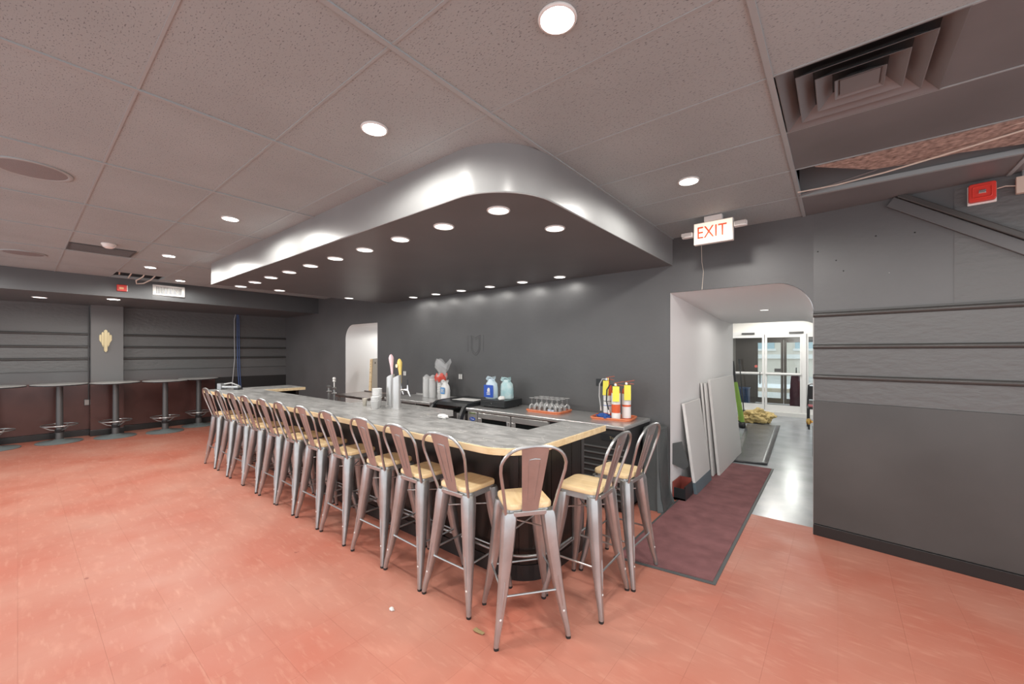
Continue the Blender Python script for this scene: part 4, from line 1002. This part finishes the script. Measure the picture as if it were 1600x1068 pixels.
chg = thing('folding_chair', 'black framed chair half hidden behind the arch right edge', 'chair', (-.30, 10.9, 0), .1)
for sx in (-.2, .2):
    obj('leg', MB().tube([(sx, -.2, 0), (sx, -.2, .45)], .018, 8), BLKPL, chg, smooth=True)
    obj('leg', MB().tube([(sx, .22, 0), (sx, .2, .45), (sx * .9, .26, .92)], .018, 8), BLKPL, chg, smooth=True)
obj('seat', B(-.22, .22, -.22, .22, .43, .47), BLKPL, chg, bevel=.012); obj('seat_pad', B(-.2, .2, -.2, .2, .47, .495), mat('maroon_pad', (.25, .06, .07), .7), chg, bevel=.01)
obj('backrest', MB().box(-.19, .19, .235, .262, .60, .90), BLKPL, chg, bevel=.02)
obj('top_rail', MB().tube([(-.18, .26, .92), (-.14, .265, .945), (.14, .265, .945), (.18, .26, .92)], .016, 8), STEELG, chg, smooth=True)
dk = thing('door_knob', 'brass knob with black latch bar on the passage right jamb', 'door knob', (AX1, 4.90, .97))
MK = Matrix.Rotation(-PI / 2, 4, 'Y')
kn = obj('knob', MB().lathe([(.012, .0), (.012, .03), (.028, .04), (.032, .055), (.022, .07), (.002, .073)], 16, M=MK), BRASS, dk, smooth=True)
obj('rose', MB().lathe([(.034, 0), (.028, .008)], 16, M=MK), BRASS, dk, smooth=True)
obj('latch_bar', B(-.022, 0, -.012, .012, -.34, -.04), BLKPL, dk, bevel=.003)

# ---- glass doors
ALU = mat('white_aluminium', (.74, .74, .73), .35)
def glass_door(name, x0, x1, y, z0, z1, m, st, mid, bar):
    o = bpy.data.objects.new(name, None); COL.objects.link(o); o['kind'] = 'structure'
    obj('stile', B(x0, x0 + st, y - .022, y + .022, z0, z1), m, o, bevel=.004); obj('stile', B(x1 - st, x1, y - .022, y + .022, z0, z1), m, o, bevel=.004)
    obj('top_rail', B(x0 + st, x1 - st, y - .022, y + .022, z1 - .08, z1), m, o, bevel=.004); obj('bottom_rail', B(x0 + st, x1 - st, y - .022, y + .022, z0, z0 + .16), m, o, bevel=.004)
    obj('glass', B(x0 + st, x1 - st, y - .004, y + .004, z0 + .16, z1 - .08), PANE, o)
    if mid: obj('push_bar', MB().tube([(x0 + .03, y - .05, mid), (x1 - .03, y - .05, mid)], .022, 8), bar, o, smooth=True)
    if mid: obj('mid_rail', B(x0 + st, x1 - st, y - .02, y + .02, mid - .035, mid + .035), m, o)
    return o
d1 = glass_door('door_1', -2.34, -1.53, 12.62, .10, 2.12, ALU, .05, 1.08, ALU)
d2 = glass_door('door_2', -1.515, -.70, 12.62, .10, 2.12, ALU, .05, 1.08, ALU)
w1 = glass_door('window_1', -.62, .28, 12.62, .10, 2.12, ALU, .045, 0, ALU)
obj('pull_handle', MB().tube([(-1.62, 12.56, 1.12), (-1.62, 12.55, .80)], .012, 8), BLKPL, d1, smooth=True)
obj('red_sticker', MB().lathe([(.001, 0), (.036, 0), (.036, .002)], 16, M=Matrix.Translation((-1.72, 12.612, 1.27)) @ Mf), mat('sticker_red', (.5, .12, .1), .5), d1)
obj('notice', B(-1.30, -1.16, 12.610, 12.614, 1.13, 1.22), GREYMETAL, d2)
for x in (-2.05, -.98): obj('door_closer', B(x, x + .3, 12.56, 12.60, 2.13, 2.18), GREYMETAL, d1 if x < -2 else d2)
struct('trim_4', MB().box(-2.42, .34, 12.59, 12.66, 2.12, 2.2).box(-2.42, -2.34, 12.59, 12.66, .1, 2.12).box(-.70, -.62, 12.56, 12.68, .1, 2.12).box(.28, .34, 12.59, 12.66, .1, 2.12), ALU)
# vestibule and outer doors
downlight(-1.0, 13.8, 2.349, 'added vestibule ceiling light between the two sets of doors', 80, None, lensc_me)  # lamp added to lighten the dark vestibule walls
struct('floor_vestibule', B(-2.6, .5, 12.75, 15.0, -.1, .04), mat('vestibule_floor', (.35, .35, .35), .5))
struct('wall_vestibule_left', B(-2.7, -2.6, 12.75, 15.0, -.1, 2.6), mat('vestibule_taupe', (.30, .28, .26), .6))
struct('wall_vestibule_right', B(.5, .6, 12.75, 15.0, -.1, 2.6), mat('vestibule_taupe', (.3, .28, .26)))
struct('ceiling_vestibule', B(-2.7, .6, 12.75, 15.0, 2.35, 2.45), mat('vestibule_taupe', (.3, .28, .26)))
BRN = mat('bronze_frame', (.13, .11, .10), .4)
d3 = glass_door('door_3', -2.05, -1.30, 14.9, .06, 2.03, BRN, .07, 0, BRN)
d4 = glass_door('door_4', -1.29, -.42, 14.9, .06, 2.03, BRN, .07, 0, BRN)
struct('trim_5', MB().box(-2.6, .5, 14.86, 14.96, 2.03, 2.35).box(-2.6, -2.05, 14.86, 14.96, .04, 2.03).box(-.42, .5, 14.86, 14.96, .04, 2.03), BRN)
obj('door_closer', B(-.85, -.50, 14.80, 14.84, 1.95, 2.02), BLKPL, d4)
mb_ = thing('maroon_coat', 'dark maroon coat bag hanging outside the right glass door', 'bag', (-.86, 13.1, .06))
rg = []
for z, w in ((0, .10), (.1, .13), (.4, .13), (.6, .15), (.75, .13), (.95, .10), (1.02, .03)):
    rg.append([Vector((w * (1 + .2 * math.sin(4 * a + z * 7)) * math.cos(a), .09 * math.sin(a), z)) for a in [2 * PI * k / 20 for k in range(20)]])
obj('body', MB().loft(rg), mat('maroon_fabric', (.16, .05, .075), .7, var=.3, vscale=8), mb_, smooth=True)
obj('strap', MB().tube([(0, 0, 1.0), (.0, 0, 1.18)], .015, 6), BLKPL, mb_, smooth=True)
# street
struct('street_ground', B(-30, 25, 15.0, 60, -.2, -.02), mat('salted_road', (.55, .54, .52), .8, var=.2, vscale=.6, coords='World'))
struct('street_kerb', B(-30, 25, 20.0, 20.4, -.02, .12), mat('kerb_tan', (.5, .42, .33), .8))
struct('street_snow', B(-30, 25, 20.4, 24, -.02, .06), mat('snow', (.85, .86, .88), .8))
bd = thing('far_building', 'pale stone building across the street seen through the doors', 'building', (0, 34, 0))
obj('wall', B(-26, 14, 0, 4, -.1, 9), mat('pale_stone', (.72, .66, .58), .8), bd)
for i in range(12):
    x = -24 + i * 3.1
    w_ = obj('window', B(x, x + 1.9, -.05, .02, 1.9, 4.4), mat('window_blue', (.42, .55, .60), .2), bd)
    obj('window_sill', B(x - .1, x + 2.0, -.15, 0, 1.75, 1.9), LABELW, w_)
    obj('mullion', B(x, x + 1.9, -.08, -.04, 3.2, 3.28), LABELW, w_)
obj('ledge', B(-26, 14, -.2, 0, 1.2, 1.5), LABELW, bd)

# ================================================================== crumbs on the floor
tag(obj('plaster_crumb', lumpy((.020, .013, .011), .4, 2, 2, 2, -.008), LABELW, None, loc=(-2.216, 1.508, .008)), 'small pale plaster crumb on the red floor left of corner stool', 'debris')
lf = MB().add([(-.04, -.01, .002), (-.01, -.02, .010), (.035, -.006, .003), (.045, .008, .012), (.0, .016, .004), (-.03, .01, .012), (0, 0, .016)], [(0, 1, 6), (1, 2, 6), (2, 3, 6), (3, 4, 6), (4, 5, 6), (5, 0, 6), (5, 4, 3, 2, 1, 0)])
tag(obj('dry_leaf', lf, mat('dry_leaf', (.30, .22, .10), .8), None, loc=(-1.645, 1.714, 0)), 'small dry brown leaf on the red floor near corner stool', 'debris')
